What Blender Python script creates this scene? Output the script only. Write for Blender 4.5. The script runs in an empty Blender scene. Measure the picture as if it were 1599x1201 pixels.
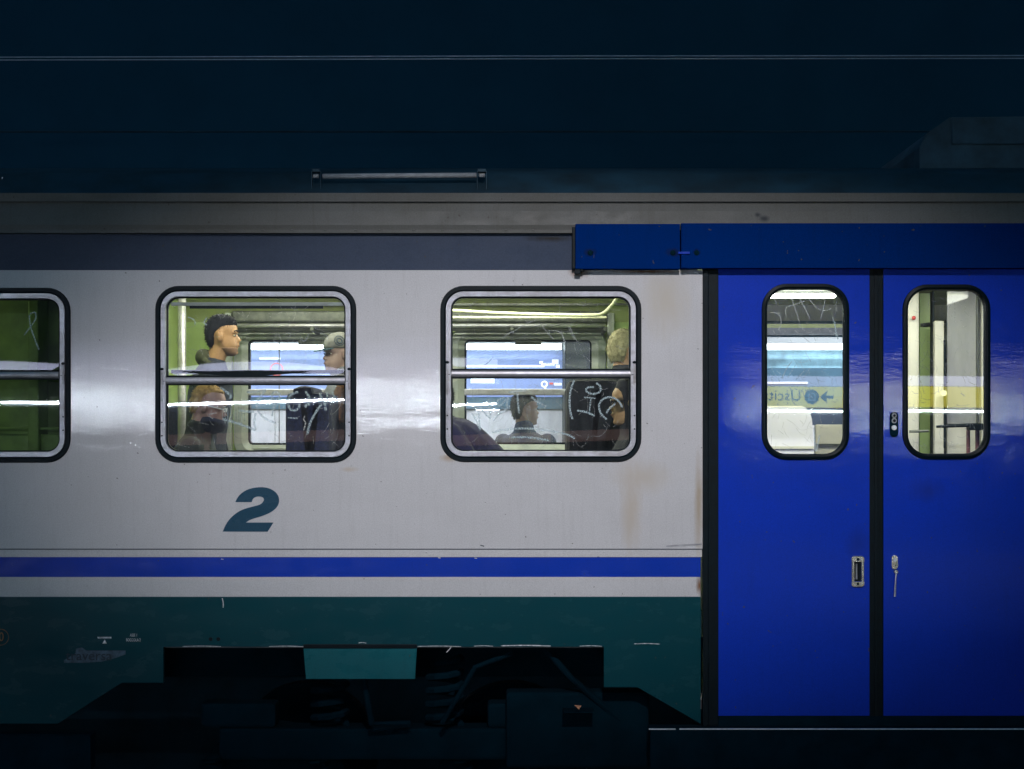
import bpy, bmesh, math, random
from mathutils import Vector, Matrix, Euler
random.seed(7)
scn = bpy.context.scene
COL = scn.collection
R = math.radians

# ------------------------------------------------------------------ camera, world, exposure
D = 8.6; ZC = 2.48; S = 300.0; VH = 690.0          # camera distance, height, photo pixels per metre on the car side, horizon row
cam_d = bpy.data.cameras.new('camera'); cam = bpy.data.objects.new('camera', cam_d); COL.objects.link(cam)
cam.location = (0, -D, ZC); cam.rotation_euler = (R(90), 0, 0)
cam_d.sensor_width = 36; cam_d.lens = 36 * D / (1599 / S)
cam_d.shift_y = (VH - 600.5) / 1599.0
cam_d.clip_end = 400
scn.camera = cam
w = bpy.data.worlds.new('World'); scn.world = w; w.use_nodes = True
bg = w.node_tree.nodes['Background']; bg.inputs[0].default_value = (0.07, 0.47, 0.85, 1); bg.inputs[1].default_value = 0.13
scn.view_settings.view_transform = 'Standard'; scn.view_settings.look = 'None'
scn.view_settings.exposure = 0; scn.view_settings.gamma = 1
scn.view_settings.use_curve_mapping = False
scn.render.engine = 'CYCLES'
scn.cycles.max_bounces = 8; scn.cycles.transparent_max_bounces = 16
scn.cycles.caustics_reflective = False; scn.cycles.caustics_refractive = False

def spot(name, loc, target, power, size, blend, radius, color):
    l = bpy.data.lights.new(name, 'SPOT'); l.energy = power; l.spot_size = R(size); l.spot_blend = blend
    l.shadow_soft_size = radius; l.color = color
    o = bpy.data.objects.new(name, l); COL.objects.link(o); o.location = loc
    o.rotation_euler = (Vector(target) - Vector(loc)).to_track_quat('-Z', 'Y').to_euler()
    return o
spot_loc = (0.5, -10.2, 8.2); spot_target = (0.26, 0, 2.60)
spot('added_flood_beam', spot_loc, spot_target, 3500, 16.5, 1.0, 0.09, (0.99, 0.95, 0.99)).scale = (1.95, 1, 1)  # added flood beam, soft elliptical cone lets the edges fall off dark

def sc(y): return S * D / (D + y)
def P(u, v, y=0.0):
    k = sc(y); return Vector(((u - 799.5) / k, y, ZC + (VH - v) / k))
def X(u, y=0): return (u - 799.5) / sc(y)
def Z(v, y=0): return ZC + (VH - v) / sc(y)

# ------------------------------------------------------------------ materials
def newmat(name):
    m = bpy.data.materials.new(name); m.use_nodes = True
    nt = m.node_tree; return m, nt, nt.nodes['Principled BSDF']
def link(nt, a, b): nt.links.new(a, b)
def coords(nt, scale=(1, 1, 1)):
    tc = nt.nodes.new('ShaderNodeTexCoord'); mp = nt.nodes.new('ShaderNodeMapping')
    mp.inputs['Scale'].default_value = scale; link(nt, tc.outputs['Object'], mp.inputs[0]); return mp.outputs[0]
def noise(nt, vec, scale, detail=4, rough=.6):
    n = nt.nodes.new('ShaderNodeTexNoise'); n.inputs['Scale'].default_value = scale
    n.inputs['Detail'].default_value = detail; n.inputs['Roughness'].default_value = rough
    link(nt, vec, n.inputs['Vector']); return n.outputs['Fac']
def ramp(nt, fac, stops):
    r = nt.nodes.new('ShaderNodeValToRGB'); e = r.color_ramp.elements
    e[0].position, e[0].color = stops[0][0], (*stops[0][1], 1) if len(stops[0][1]) == 3 else stops[0][1]
    e[1].position, e[1].color = stops[-1][0], (*stops[-1][1], 1)
    for p, c in stops[1:-1]:
        x = e.new(p); x.color = (*c, 1)
    link(nt, fac, r.inputs[0]); return r.outputs[0]
def mix(nt, fac, a, b, mode='MIX'):
    n = nt.nodes.new('ShaderNodeMix'); n.data_type = 'RGBA'; n.blend_type = mode
    if isinstance(fac, float): n.inputs[0].default_value = fac
    else: link(nt, fac, n.inputs[0])
    for i, c in ((6, a), (7, b)):
        if isinstance(c, tuple): n.inputs[i].default_value = (*c, 1)
        else: link(nt, c, n.inputs[i])
    return n.outputs[2]
def math_(nt, op, a, b=0.0):
    n = nt.nodes.new('ShaderNodeMath'); n.operation = op
    for i, c in ((0, a), (1, b)):
        if isinstance(c, (int, float)): n.inputs[i].default_value = c
        else: link(nt, c, n.inputs[i])
    return n.outputs[0]
def bump(nt, bsdf, h, strength, dist=.01):
    b = nt.nodes.new('ShaderNodeBump'); b.inputs['Strength'].default_value = strength; b.inputs['Distance'].default_value = dist
    link(nt, h, b.inputs['Height']); link(nt, b.outputs[0], bsdf.inputs['Normal'])
    return b

def simple(name, col, rough=.5, metal=0.0, var=.12, scale=20, bmp=0.0, spec=.5, dirt=None):
    m, nt, b = newmat(name)
    v = coords(nt); n = noise(nt, v, scale)
    dk = tuple(c * (1 - var * 2) for c in col); lt = tuple(min(1, c * (1 + var)) for c in col)
    c = ramp(nt, n, [(.3, dk), (.7, lt)])
    if dirt:
        c = mix(nt, ramp(nt, noise(nt, coords(nt, (1, 1, 2.4)), 3.2, 6, .7), [(.45, (0, 0, 0)), (.75, (1, 1, 1))]), c, dirt)
    link(nt, c, b.inputs['Base Color'])
    b.inputs['Roughness'].default_value = rough; b.inputs['Metallic'].default_value = metal
    b.inputs['Specular IOR Level'].default_value = spec
    if bmp: bump(nt, b, noise(nt, v, scale * 4), bmp, .004)
    return m
def emit(name, col, strength):
    m, nt, b = newmat(name)
    b.inputs['Base Color'].default_value = (*[min(1, c) * .6 for c in col], 1)
    b.inputs['Emission Color'].default_value = (*col, 1); b.inputs['Emission Strength'].default_value = strength
    return m

def stain(nt, px, pz, sx, sz, wob=.5, thr=(.2, .9)):
    """mask of one stain with its own blotchy outline around a spot of the car side"""
    tc = nt.nodes.new('ShaderNodeTexCoord'); mp = nt.nodes.new('ShaderNodeMapping')
    mp.inputs['Location'].default_value = (-px / sx, 0, -pz / sz); mp.inputs['Scale'].default_value = (1 / sx, .01, 1 / sz)
    link(nt, tc.outputs['Object'], mp.inputs[0])
    ln = nt.nodes.new('ShaderNodeVectorMath'); ln.operation = 'LENGTH'; link(nt, mp.outputs[0], ln.inputs[0])
    f = math_(nt, 'SUBTRACT', 1.0, ln.outputs['Value'])
    f = math_(nt, 'ADD', f, math_(nt, 'MULTIPLY', math_(nt, 'SUBTRACT', noise(nt, coords(nt, (9, 1, 3)), 2.5, 6, .7), .5), wob * 2))
    return ramp(nt, f, [(thr[0], (0, 0, 0)), (thr[1], (1, 1, 1))])

def paint(name, col, rough=.22, stains=(), grime=(.16, .14, .11), gr=.35, wave=1.0, coat=1.0):
    m, nt, b = newmat(name)
    n1 = noise(nt, coords(nt, (1, 1, 1.6)), 1.7, 7, .62)
    n2 = noise(nt, coords(nt, (14, 1, 1.2)), 2.2, 6, .7)          # rain streaks, long down the side
    n3 = noise(nt, coords(nt), 210, 3, .75)
    c = mix(nt, ramp(nt, n1, [(.35, (0, 0, 0)), (.8, (gr, gr, gr))]), col, tuple(min(1, a * .45 + g * .35) for a, g in zip(col, grime)))
    c = mix(nt, ramp(nt, n2, [(.52, (0, 0, 0)), (.82, (gr * 1.3, gr * 1.3, gr * 1.3))]), c, tuple(min(1, a * .55 + g * .3) for a, g in zip(col, grime)))
    c = mix(nt, ramp(nt, n3, [(.36, (.42, .42, .42)), (.60, (0, 0, 0))]), c, tuple(a * .55 for a in col))
    c = mix(nt, ramp(nt, noise(nt, coords(nt), 120, 3, .8), [(.40, (0, 0, 0)), (.70, (.22, .22, .22))]), c, tuple(min(1, a * 1.35 + .002) for a in col))
    sp = noise(nt, coords(nt), 46, 1, .4)                         # chips and specks
    c = mix(nt, ramp(nt, sp, [(.765, (0, 0, 0)), (.79, (.7, .7, .7))]), c, (.08, .07, .06))
    for (u, v, su, sv, colr, wob) in stains:
        f = stain(nt, X(u), Z(v), su / S, sv / S, wob)
        c = mix(nt, f, c, colr)
    link(nt, c, b.inputs['Base Color'])
    b.inputs['Roughness'].default_value = .5; b.inputs['Specular IOR Level'].default_value = .12 * min(1, coat * 2)
    b.inputs['Coat Weight'].default_value = coat; b.inputs['Coat IOR'].default_value = 1.7
    link(nt, ramp(nt, noise(nt, coords(nt, (1, 1, 2)), 6, 5, .6), [(.32, (rough * .5,) * 3), (.72, (rough * 1.5,) * 3)]), b.inputs['Coat Roughness'])
    # beaten sheet: wide dents stretched along the car plus small ripples
    a = noise(nt, coords(nt, (1, 1, 4.5)), 1.6, 2, .4); r2 = noise(nt, coords(nt, (2.2, 1, 9)), 9, 3, .6)
    h = math_(nt, 'ADD', math_(nt, 'MULTIPLY', a, .45 * wave), math_(nt, 'MULTIPLY', r2, .095 * wave))
    bm_ = nt.nodes.new('ShaderNodeBump'); bm_.inputs['Strength'].default_value = 1; bm_.inputs['Distance'].default_value = .0022
    link(nt, h, bm_.inputs['Height']); link(nt, bm_.outputs[0], b.inputs['Coat Normal'])
    b2 = nt.nodes.new('ShaderNodeBump'); b2.inputs['Strength'].default_value = .5; b2.inputs['Distance'].default_value = .004
    link(nt, h, b2.inputs['Height']); link(nt, b2.outputs[0], b.inputs['Normal'])
    return m

rust = (.22, .11, .05); tan_ = (.42, .34, .25)
M = {}
M['white'] = paint('white_body_paint', (.66, .655, .665), .055, [
    (1003, 745, 70, 40, (.56, .52, .47), .35), (985, 800, 26, 100, (.54, .49, .43), .45), (905, 424, 26, 16, rust, .5),
    (1040, 470, 60, 90, (.57, .53, .47), .35), (1091, 790, 10, 120, (.45, .38, .30), .5), (700, 715, 22, 9, (.48, .40, .32), .5),
    (1010, 424, 90, 5, rust, .4), (1092, 915, 8, 24, rust, .5), (545, 733, 24, 6, (.56, .50, .44), .4)], gr=.30)
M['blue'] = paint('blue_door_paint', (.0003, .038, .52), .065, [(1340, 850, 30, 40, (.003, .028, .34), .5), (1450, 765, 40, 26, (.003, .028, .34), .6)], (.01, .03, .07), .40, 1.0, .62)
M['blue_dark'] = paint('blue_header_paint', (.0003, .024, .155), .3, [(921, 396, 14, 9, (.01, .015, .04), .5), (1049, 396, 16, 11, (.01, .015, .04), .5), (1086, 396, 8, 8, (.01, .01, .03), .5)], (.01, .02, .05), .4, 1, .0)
M['stripe_blue'] = paint('blue_stripe_paint', (.0012, .040, .46), .2, [], (.01, .03, .08), .35, 1, .35)
M['teal'] = paint('teal_skirt_paint', (.002, .056, .072), .24, [], (.01, .03, .04), .16, 1, .2)
M['teal_light'] = paint('teal_cover_paint', (.008, .125, .150), .35, [], (.02, .04, .05), .5, 1, .15)
M['upper_strip'] = paint('faded_blue_grey_paint', (.060, .078, .120), .3, [(860, 372, 60, 8, (.03, .03, .03), .4)], (.03, .04, .06), .4, 1, .05)
M['gutter'] = paint('weathered_grey_roof_paint', (.145, .148, .142), .5, [(1193, 342, 14, 8, (.04, .045, .05), .4), (1183, 336, 8, 6, (.04, .045, .05), .4)], (.11, .09, .05), .95, 1, .1)
M['numeral'] = paint('dark_teal_numeral_paint', (.012, .065, .115), .3, [], (.02, .03, .05), .3, 1, .2)
M['rubber'] = simple('black_rubber', (.002, .008, .012), .45, 0, .2, 30, .1, .15)
M['black'] = simple('matt_black_steel', (.0015, .016, .027), .9, 0, .15, 8, .3, .05)
M['under'] = simple('dark_navy_underframe', (.0012, .013, .022), .95, 0, .15, 5, .5, .05)  # even near-black navy for bogie and underframe
M['roof'] = simple('dark_roof_paint', (.006, .035, .058), .8, 0, .3, 4, .2)
M['roof_unit'] = simple('roof_unit_paint', (.030, .085, .125), .7, 0, .3, 4, .2)
M['alu'] = simple('brushed_aluminium', (.50, .50, .545), .36, .55, .10, 26, .08, dirt=(.30, .28, .27))
M['alu_dark'] = simple('tarnished_aluminium', (.42, .42, .45), .42, .6, .15, 26, .1, dirt=(.14, .12, .10))
M['chrome'] = simple('worn_chrome', (.72, .70, .66), .25, .8, .12, 60, .1)
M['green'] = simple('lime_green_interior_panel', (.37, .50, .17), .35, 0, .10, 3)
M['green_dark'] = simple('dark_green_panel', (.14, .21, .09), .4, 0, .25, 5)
M['olive'] = simple('olive_green_ceiling', (.40, .45, .20), .22, 0, .10, 4)
M['cream'] = simple('cream_interior_panel', (.60, .58, .47), .4, 0, .08, 4)
M['cream_rail'] = simple('cream_enamel_tube', (.75, .76, .52), .25, 0, .05, 12)
M['int_grey'] = simple('grey_interior_trim', (.38, .41, .38), .35, .2, .12, 8)
M['rack'] = simple('dark_rack_metal', (.10, .11, .09), .4, .3, .3, 18)
M['floor'] = simple('grey_lino', (.12, .12, .13), .5, 0, .2, 10)
M['seat_navy'] = simple('navy_seat_fabric', (.008, .015, .06), .9, 0, .3, 60, .3)
M['seat_dark'] = simple('charcoal_seat_fabric', (.008, .011, .016), .9, 0, .3, 60, .3)
M['ply'] = simple('scratched_white', (.78, .82, .85), .6, 0, .15, 40)
M['mark_white'] = simple('white_stencil_paint', (.75, .75, .78), .6, 0, .3, 60)
M['mark_grey'] = simple('worn_grey_sticker', (.07, .12, .17), .6, 0, .35, 30)
M['mark_orange'] = simple('orange_stencil_paint', (.45, .20, .08), .6, 0, .2, 60)
M['mark_dark'] = simple('dark_letter_paint', (.012, .030, .05), .6, 0, .2, 60)
M['tube_in'] = emit('carriage_lamp_glass', (1.0, .99, .84), 30.0)
M['tube_vest'] = emit('vestibule_lamp_glass', (1.0, .99, .86), 18.0)
M['tube_far'] = emit('far_platform_tube', (.85, .95, 1.0), 15.0)
M['tube_near'] = emit('near_platform_tube', (.80, .97, 1.0), 110.0)
M['tube_left'] = emit('near_platform_tube', (.80, .90, 1.0), 230.0)
M['fascia'] = emit('frosted_lamp_fascia', (.68, .70, 1.0), 4.5)
M['sign_yellow'] = emit('backlit_yellow_sign', (.90, .82, .08), 5.0)
M['band_warm'] = emit('mirrored_warm_glow', (1.0, .60, .54), .42)
M['sign_black'] = simple('black_sign_print', (.01, .01, .012), .5)
M['sign_ltblue'] = emit('backlit_pale_print', (.55, .75, 1.0), 1.8)
M['map_blue'] = emit('backlit_blue_line_map', (.38, .50, .95), .42)
M['far_fill'] = emit('added_far_platform_light', (.95, .95, 1.0), 75.0)  # glow of the lamps added to brighten the far wall
M['map_white'] = emit('backlit_white_print', (.9, .95, 1), 1.6)
M['map_red'] = emit('backlit_red_print', (.9, .15, .12), .8)
M['wall_white'] = simple('white_station_panel', (.74, .72, .76), .5, 0, .05, 2)
M['wall_dark'] = simple('dark_station_wall', (.012, .066, .110), .95, 0, .05, 1.2, .2, .1)
M['strip_teal'] = simple('dark_teal_wall_strip', (.05, .13, .20), .5, 0, .2, 3)
M['panel_teal'] = simple('pale_teal_panel', (.26, .46, .58), .5, 0, .25, 5)
M['pillar_dark'] = simple('dark_pillar_paint', (.006, .013, .020), .6, 0, .2, 3)
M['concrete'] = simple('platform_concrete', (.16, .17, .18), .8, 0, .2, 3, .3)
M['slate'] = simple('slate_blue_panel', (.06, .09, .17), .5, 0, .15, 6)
M['concrete_dark'] = simple('shaded_platform_concrete', (.002, .018, .030), .95, 0, .2, 3, .3, .15)  # darkness under the carriage put into the platform colour
M['ballast'] = simple('grey_ballast', (.07, .075, .08), .95, 0, .5, 60, 1.0)
M['steel'] = simple('rail_steel', (.25, .24, .24), .4, .7, .2, 20)
M['wire'] = simple('copper_contact_wire', (.55, .58, .66), .3, .3, .1, 20)
M['leaf'] = simple('dry_leaf', (.55, .25, .14), .8)
M['maroon'] = simple('maroon_tube', (.16, .06, .06), .4)
M['rail_grey'] = simple('pale_grey_tube', (.36, .38, .40), .6)
M['red'] = simple('red_knob', (.45, .03, .03), .4)
M['lens'] = simple('dark_tinted_lens', (.01, .01, .012), .12)
M['eye_w'] = simple('eye_white', (.7, .68, .62), .3); M['eye_d'] = simple('dark_iris', (.02, .012, .008), .2)
M['sign_frame'] = simple('grey_sign_housing', (.10, .11, .12), .5, .3)

def glass_mat(name, ior, tint, haze, hcol=(.75, .8, .85)):
    m = bpy.data.materials.new(name); m.use_nodes = True; nt = m.node_tree
    nt.nodes.remove(nt.nodes['Principled BSDF']); out = nt.nodes['Material Output']
    fr = nt.nodes.new('ShaderNodeFresnel'); fr.inputs[0].default_value = ior
    tr = nt.nodes.new('ShaderNodeBsdfTransparent'); tr.inputs[0].default_value = (*tint, 1)
    gl = nt.nodes.new('ShaderNodeBsdfGlossy'); gl.inputs['Roughness'].default_value = .012
    df = nt.nodes.new('ShaderNodeBsdfDiffuse'); df.inputs[0].default_value = (*hcol, 1)
    n = noise(nt, coords(nt, (1, 1, .35)), 9, 7, .7)
    lo, hi = (.25, 1.8) if haze < .2 else (.85, 1.1)
    f = ramp(nt, n, [(.35, (haze * lo,) * 3), (.8, (haze * hi,) * 3)])
    m1 = nt.nodes.new('ShaderNodeMixShader'); link(nt, f, m1.inputs[0]); link(nt, tr.outputs[0], m1.inputs[1]); link(nt, df.outputs[0], m1.inputs[2])
    m2 = nt.nodes.new('ShaderNodeMixShader'); link(nt, fr.outputs[0], m2.inputs[0]); link(nt, m1.outputs[0], m2.inputs[1]); link(nt, gl.outputs[0], m2.inputs[2])
    link(nt, m2.outputs[0], out.inputs['Surface']); return m
M['glass'] = glass_mat('window_glass', 1.78, (.93, .96, .95), .05)
M['glass_dirty'] = glass_mat('scratched_window_glass', 1.78, (.90, .94, .94), .03)
M['glass_green'] = glass_mat('green_shaded_glass', 1.78, (.72, .84, .60), .03)
M['glass_far'] = glass_mat('far_window_glass', 1.5, (.90, .95, .96), .17)
M['frost'] = glass_mat('frosted_partition_glass', 1.6, (.62, .62, .62), .60, (.62, .62, .57))
m = bpy.data.materials.new('scratch_haze'); m.use_nodes = True; nt = m.node_tree; b = nt.nodes['Principled BSDF']
b.inputs['Base Color'].default_value = (.62, .78, .82, 1); b.inputs['Roughness'].default_value = .7
link(nt, ramp(nt, noise(nt, coords(nt), 130, 3, .7), [(.3, (.10,) * 3), (.62, (.40,) * 3)]), b.inputs['Alpha']); M['etch'] = m
m = m.copy(); m.name = 'fine_scratch'; m.node_tree.nodes['Principled BSDF'].inputs['Base Color'].default_value = (.8, .85, .85, 1); M['fine'] = m

# ------------------------------------------------------------------ mesh helpers
def mk(name, verts, faces, mat, parent=None, smooth=False):
    me = bpy.data.meshes.new(name); me.from_pydata([tuple(v) for v in verts], [], faces); me.update()
    bm = bmesh.new(); bm.from_mesh(me); bmesh.ops.recalc_face_normals(bm, faces=bm.faces); bm.to_mesh(me); bm.free()
    if smooth: me.polygons.foreach_set('use_smooth', [True] * len(me.polygons))
    o = bpy.data.objects.new(name, me); COL.objects.link(o); me.materials.append(M[mat] if isinstance(mat, str) else mat)
    if parent: o.parent = parent
    return o
class G:
    """collects shapes of one mesh"""
    def __init__(s): s.v = []; s.f = []
    def add(s, v, f):
        k = len(s.v); s.v += [Vector(p) for p in v]; s.f += [tuple(i + k for i in q) for q in f]; return s
    def box(s, a, b, bev=0.0):
        x0, y0, z0 = a; x1, y1, z1 = b
        if x0 > x1: x0, x1 = x1, x0
        if y0 > y1: y0, y1 = y1, y0
        if z0 > z1: z0, z1 = z1, z0
        if bev <= 0:
            v = [(x, y, z) for x in (x0, x1) for y in (y0, y1) for z in (z0, z1)]
            return s.add(v, [(0, 1, 3, 2), (4, 6, 7, 5), (0, 4, 5, 1), (2, 3, 7, 6), (0, 2, 6, 4), (1, 5, 7, 3)])
        bm = bmesh.new(); bmesh.ops.create_cube(bm, size=1)
        for q in bm.verts: q.co = Vector(((x0 + x1) / 2 + q.co.x * (x1 - x0), (y0 + y1) / 2 + q.co.y * (y1 - y0), (z0 + z1) / 2 + q.co.z * (z1 - z0)))
        bmesh.ops.bevel(bm, geom=bm.edges[:], offset=bev, segments=2, affect='EDGES', profile=.6)
        bm.verts.index_update(); s.add([q.co.copy() for q in bm.verts], [tuple(q.index for q in f.verts) for f in bm.faces]); bm.free(); return s
    def tube(s, pts, r, n=10, closed=False):
        pts = [Vector(p) for p in pts]; m_ = len(pts); rr = r if isinstance(r, (list, tuple)) else [r] * m_
        v = []; f = []; up = None
        for i, p in enumerate(pts):
            t = (pts[(i + 1) % m_] - pts[i - 1]) if closed else (pts[min(i + 1, m_ - 1)] - pts[max(i - 1, 0)])
            t.normalize()
            if up is None: up = Vector((0, 0, 1)) if abs(t.z) < .9 else Vector((0, 1, 0))
            a = t.cross(up).normalized(); up = a.cross(t).normalized()
            v += [p + (a * math.cos(2 * math.pi * k / n) + up * math.sin(2 * math.pi * k / n)) * rr[i] for k in range(n)]
        for i in range(m_ if closed else m_ - 1):
            j = (i + 1) % m_
            f += [(i * n + k, i * n + (k + 1) % n, j * n + (k + 1) % n, j * n + k) for k in range(n)]
        if not closed: f += [tuple(range(n)), tuple((m_ - 1) * n + k for k in range(n))]
        return s.add(v, f)
    def ball(s, c, r, n=12):
        r = Vector(r) if isinstance(r, (tuple, list, Vector)) else Vector((r, r, r)); c = Vector(c); v = []; f = []
        for i in range(1, n):
            th = math.pi * i / n
            v += [c + Vector((r.x * math.sin(th) * math.cos(2 * math.pi * k / n), r.y * math.sin(th) * math.sin(2 * math.pi * k / n), r.z * math.cos(th))) for k in range(n)]
        v += [c + Vector((0, 0, r.z)), c - Vector((0, 0, r.z))]; t = len(v) - 2
        for i in range(n - 2): f += [(i * n + k, i * n + (k + 1) % n, (i + 1) * n + (k + 1) % n, (i + 1) * n + k) for k in range(n)]
        f += [(k, (k + 1) % n, t) for k in range(n)] + [((n - 2) * n + k, (n - 2) * n + (k + 1) % n, t + 1) for k in range(n)]
        return s.add(v, f)
    def caps(s, a, b, r0, r1):
        a = Vector(a); b = Vector(b); s.ball(a, r0, 10); s.ball(b, r1, 10); return s.tube([a, b], [r0, r1], 10)
    def xf(s, mtx): s.v = [mtx @ p for p in s.v]; return s
    def build(s, name, mat, parent=None, smooth=False): return mk(name, s.v, s.f, mat, parent, smooth)

def rrect(cx, cz, w_, h_, r, n=8):
    r = max(.0005, min(r, w_ / 2, h_ / 2)); pts = []
    for (sx, sz, a0) in ((1, 1, 0), (-1, 1, 90), (-1, -1, 180), (1, -1, 270)):
        for k in range(n + 1):
            a = R(a0 + 90 * k / n)
            pts.append((cx + sx * (w_ / 2 - r) + r * math.cos(a), cz + sz * (h_ / 2 - r) + r * math.sin(a)))
    return pts
def rect(u0, v0, u1, v1): return [(X(u0), Z(v0)), (X(u1), Z(v0)), (X(u1), Z(v1)), (X(u0), Z(v1))]
def plate(name, loops, y0, y1, mat, parent=None):
    """flat sheet with holes (loops of x,z), from y0 (front) to y1"""
    bm = bmesh.new(); fl = []
    for lp in loops:
        vs = [bm.verts.new((x, y0, z)) for x, z in lp]
        fl += [bm.edges.new((vs[i], vs[(i + 1) % len(vs)])) for i in range(len(vs))]
    bmesh.ops.triangle_fill(bm, use_beauty=True, use_dissolve=False, edges=fl)
    r = bmesh.ops.extrude_face_region(bm, geom=bm.faces[:])
    for q in r['geom']:
        if isinstance(q, bmesh.types.BMVert): q.co.y = y1
    bmesh.ops.recalc_face_normals(bm, faces=bm.faces)
    me = bpy.data.meshes.new(name); bm.to_mesh(me); bm.free()
    o = bpy.data.objects.new(name, me); COL.objects.link(o); me.materials.append(M[mat])
    if parent: o.parent = parent
    return o
def ring(name, cx, cz, w_, h_, r, prof, mat, parent, n=8):
    """sweeps a profile of (outward offset, y) round a rounded rectangle"""
    v = []; L = 4 * (n + 1); K = len(prof)
    for a, y in prof: v += [(x, y, z) for x, z in rrect(cx, cz, w_ + 2 * a, h_ + 2 * a, r + a, n)]
    f = [(j * L + i, j * L + (i + 1) % L, ((j + 1) % K) * L + (i + 1) % L, ((j + 1) % K) * L + i) for j in range(K) for i in range(L)]
    return mk(name, v, f, mat, parent, False)
def empty(name, loc=(0, 0, 0)):
    o = bpy.data.objects.new(name, None); COL.objects.link(o); o.location = loc; return o
def tag(o, label, cat, group=None, kind=None):
    if label: o['label'] = label
    if cat: o['category'] = cat
    if group: o['group'] = group
    if kind: o['kind'] = kind
    return o
def struct(o): o['kind'] = 'structure'; return o
def text(name, s, size, ox, oy, oz, mat, parent=None, mirror=False, extr=.001, sx=1.0, align='LEFT', shear=0):
    c = bpy.data.curves.new('t', 'FONT'); c.body = s; c.size = size; c.extrude = extr; c.align_x = align; c.shear = shear; c.resolution_u = 3
    t = bpy.data.objects.new('t', c); COL.objects.link(t); bpy.context.view_layer.update()
    me = bpy.data.meshes.new_from_object(t.evaluated_get(bpy.context.evaluated_depsgraph_get()))
    bpy.data.objects.remove(t)
    for v in me.vertices:
        x, y, z = v.co; v.co = Vector((ox + (-x if mirror else x) * sx, oy + (z if mirror else -z), oz + y))
    me.materials.clear(); me.materials.append(M[mat]); me.name = name
    o = bpy.data.objects.new(name, me); COL.objects.link(o)
    if parent: o.parent = parent
    return o
def smooth_path(pts, k=6):
    pts = [Vector(p) for p in pts]
    if len(pts) < 3: return pts
    out = []
    for i in range(len(pts) - 1):
        p0 = pts[max(i - 1, 0)]; p1 = pts[i]; p2 = pts[i + 1]; p3 = pts[min(i + 2, len(pts) - 1)]
        for j in range(k):
            t = j / k
            out.append(.5 * ((2 * p1) + (p2 - p0) * t + (2 * p0 - 5 * p1 + 4 * p2 - p3) * t * t + (3 * p1 - p0 - 3 * p2 + p3) * t ** 3))
    return out + [pts[-1]]
def stroke(uv, wpx, parent, mat='etch', y=-.0, name='scratch'):
    """worn stroke rubbed into the glass: a thin ribbon on the pane, uv in photo pixels"""
    pts = smooth_path([(X(u, y), 0, Z(v, y)) for u, v in uv]); v = []; n = len(pts)
    for i, p in enumerate(pts):
        t = (pts[min(i + 1, n - 1)] - pts[max(i - 1, 0)]).normalized(); nn = Vector((-t.z, 0, t.x))
        ww = wpx / S / 2 * (1 + .18 * math.sin(i * 1.7)) * (.55 if i in (0, n - 1) else 1)
        v += [p + nn * ww + Vector((0, y, 0)), p - nn * ww + Vector((0, y, 0)), p - nn * ww + Vector((0, y + .0004, 0)), p + nn * ww + Vector((0, y + .0004, 0))]
    f = [(i * 4 + a, i * 4 + (a + 1) % 4, i * 4 + 4 + (a + 1) % 4, i * 4 + 4 + a) for i in range(n - 1) for a in range(4)]
    f += [(0, 1, 2, 3), (n * 4 - 4, n * 4 - 3, n * 4 - 2, n * 4 - 1)]
    return mk(name, v, f, mat, parent)

# ------------------------------------------------------------------ the setting
struct(G().box((-30, -60, -.45), (30, 40, -.2)).build('ground', 'ballast'))
near = struct(G().box((-14, -24, -.2), (14, -5.6, .9)).box((-14, -5.6, .84), (14, -5.45, .9)).build('platform_near', 'concrete'))
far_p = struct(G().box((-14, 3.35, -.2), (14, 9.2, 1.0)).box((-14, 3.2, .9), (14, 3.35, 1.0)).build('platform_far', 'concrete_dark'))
bw = struct(G().box((-22, 9.2, -.2), (22, 9.5, 11)).build('back_wall', 'wall_dark'))
nw = struct(G().box((-20, -24.3, -.2), (20, -24, 6)).build('wall_behind_camera', 'wall_dark'))
for y in (.68, 2.12):
    r_ = G().box((-14, y - .036, -.06), (14, y + .036, 0)).box((-14, y - .009, -.18), (14, y + .009, -.06)).box((-14, y - .07, -.2), (14, y + .07, -.18))
    tag(r_.build('rail', 'steel'), 'nearer steel rail under the blue and white carriage' if y < 1 else 'farther steel rail under the blue and white carriage', 'rail', 'rails of the track under the carriage')

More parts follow.
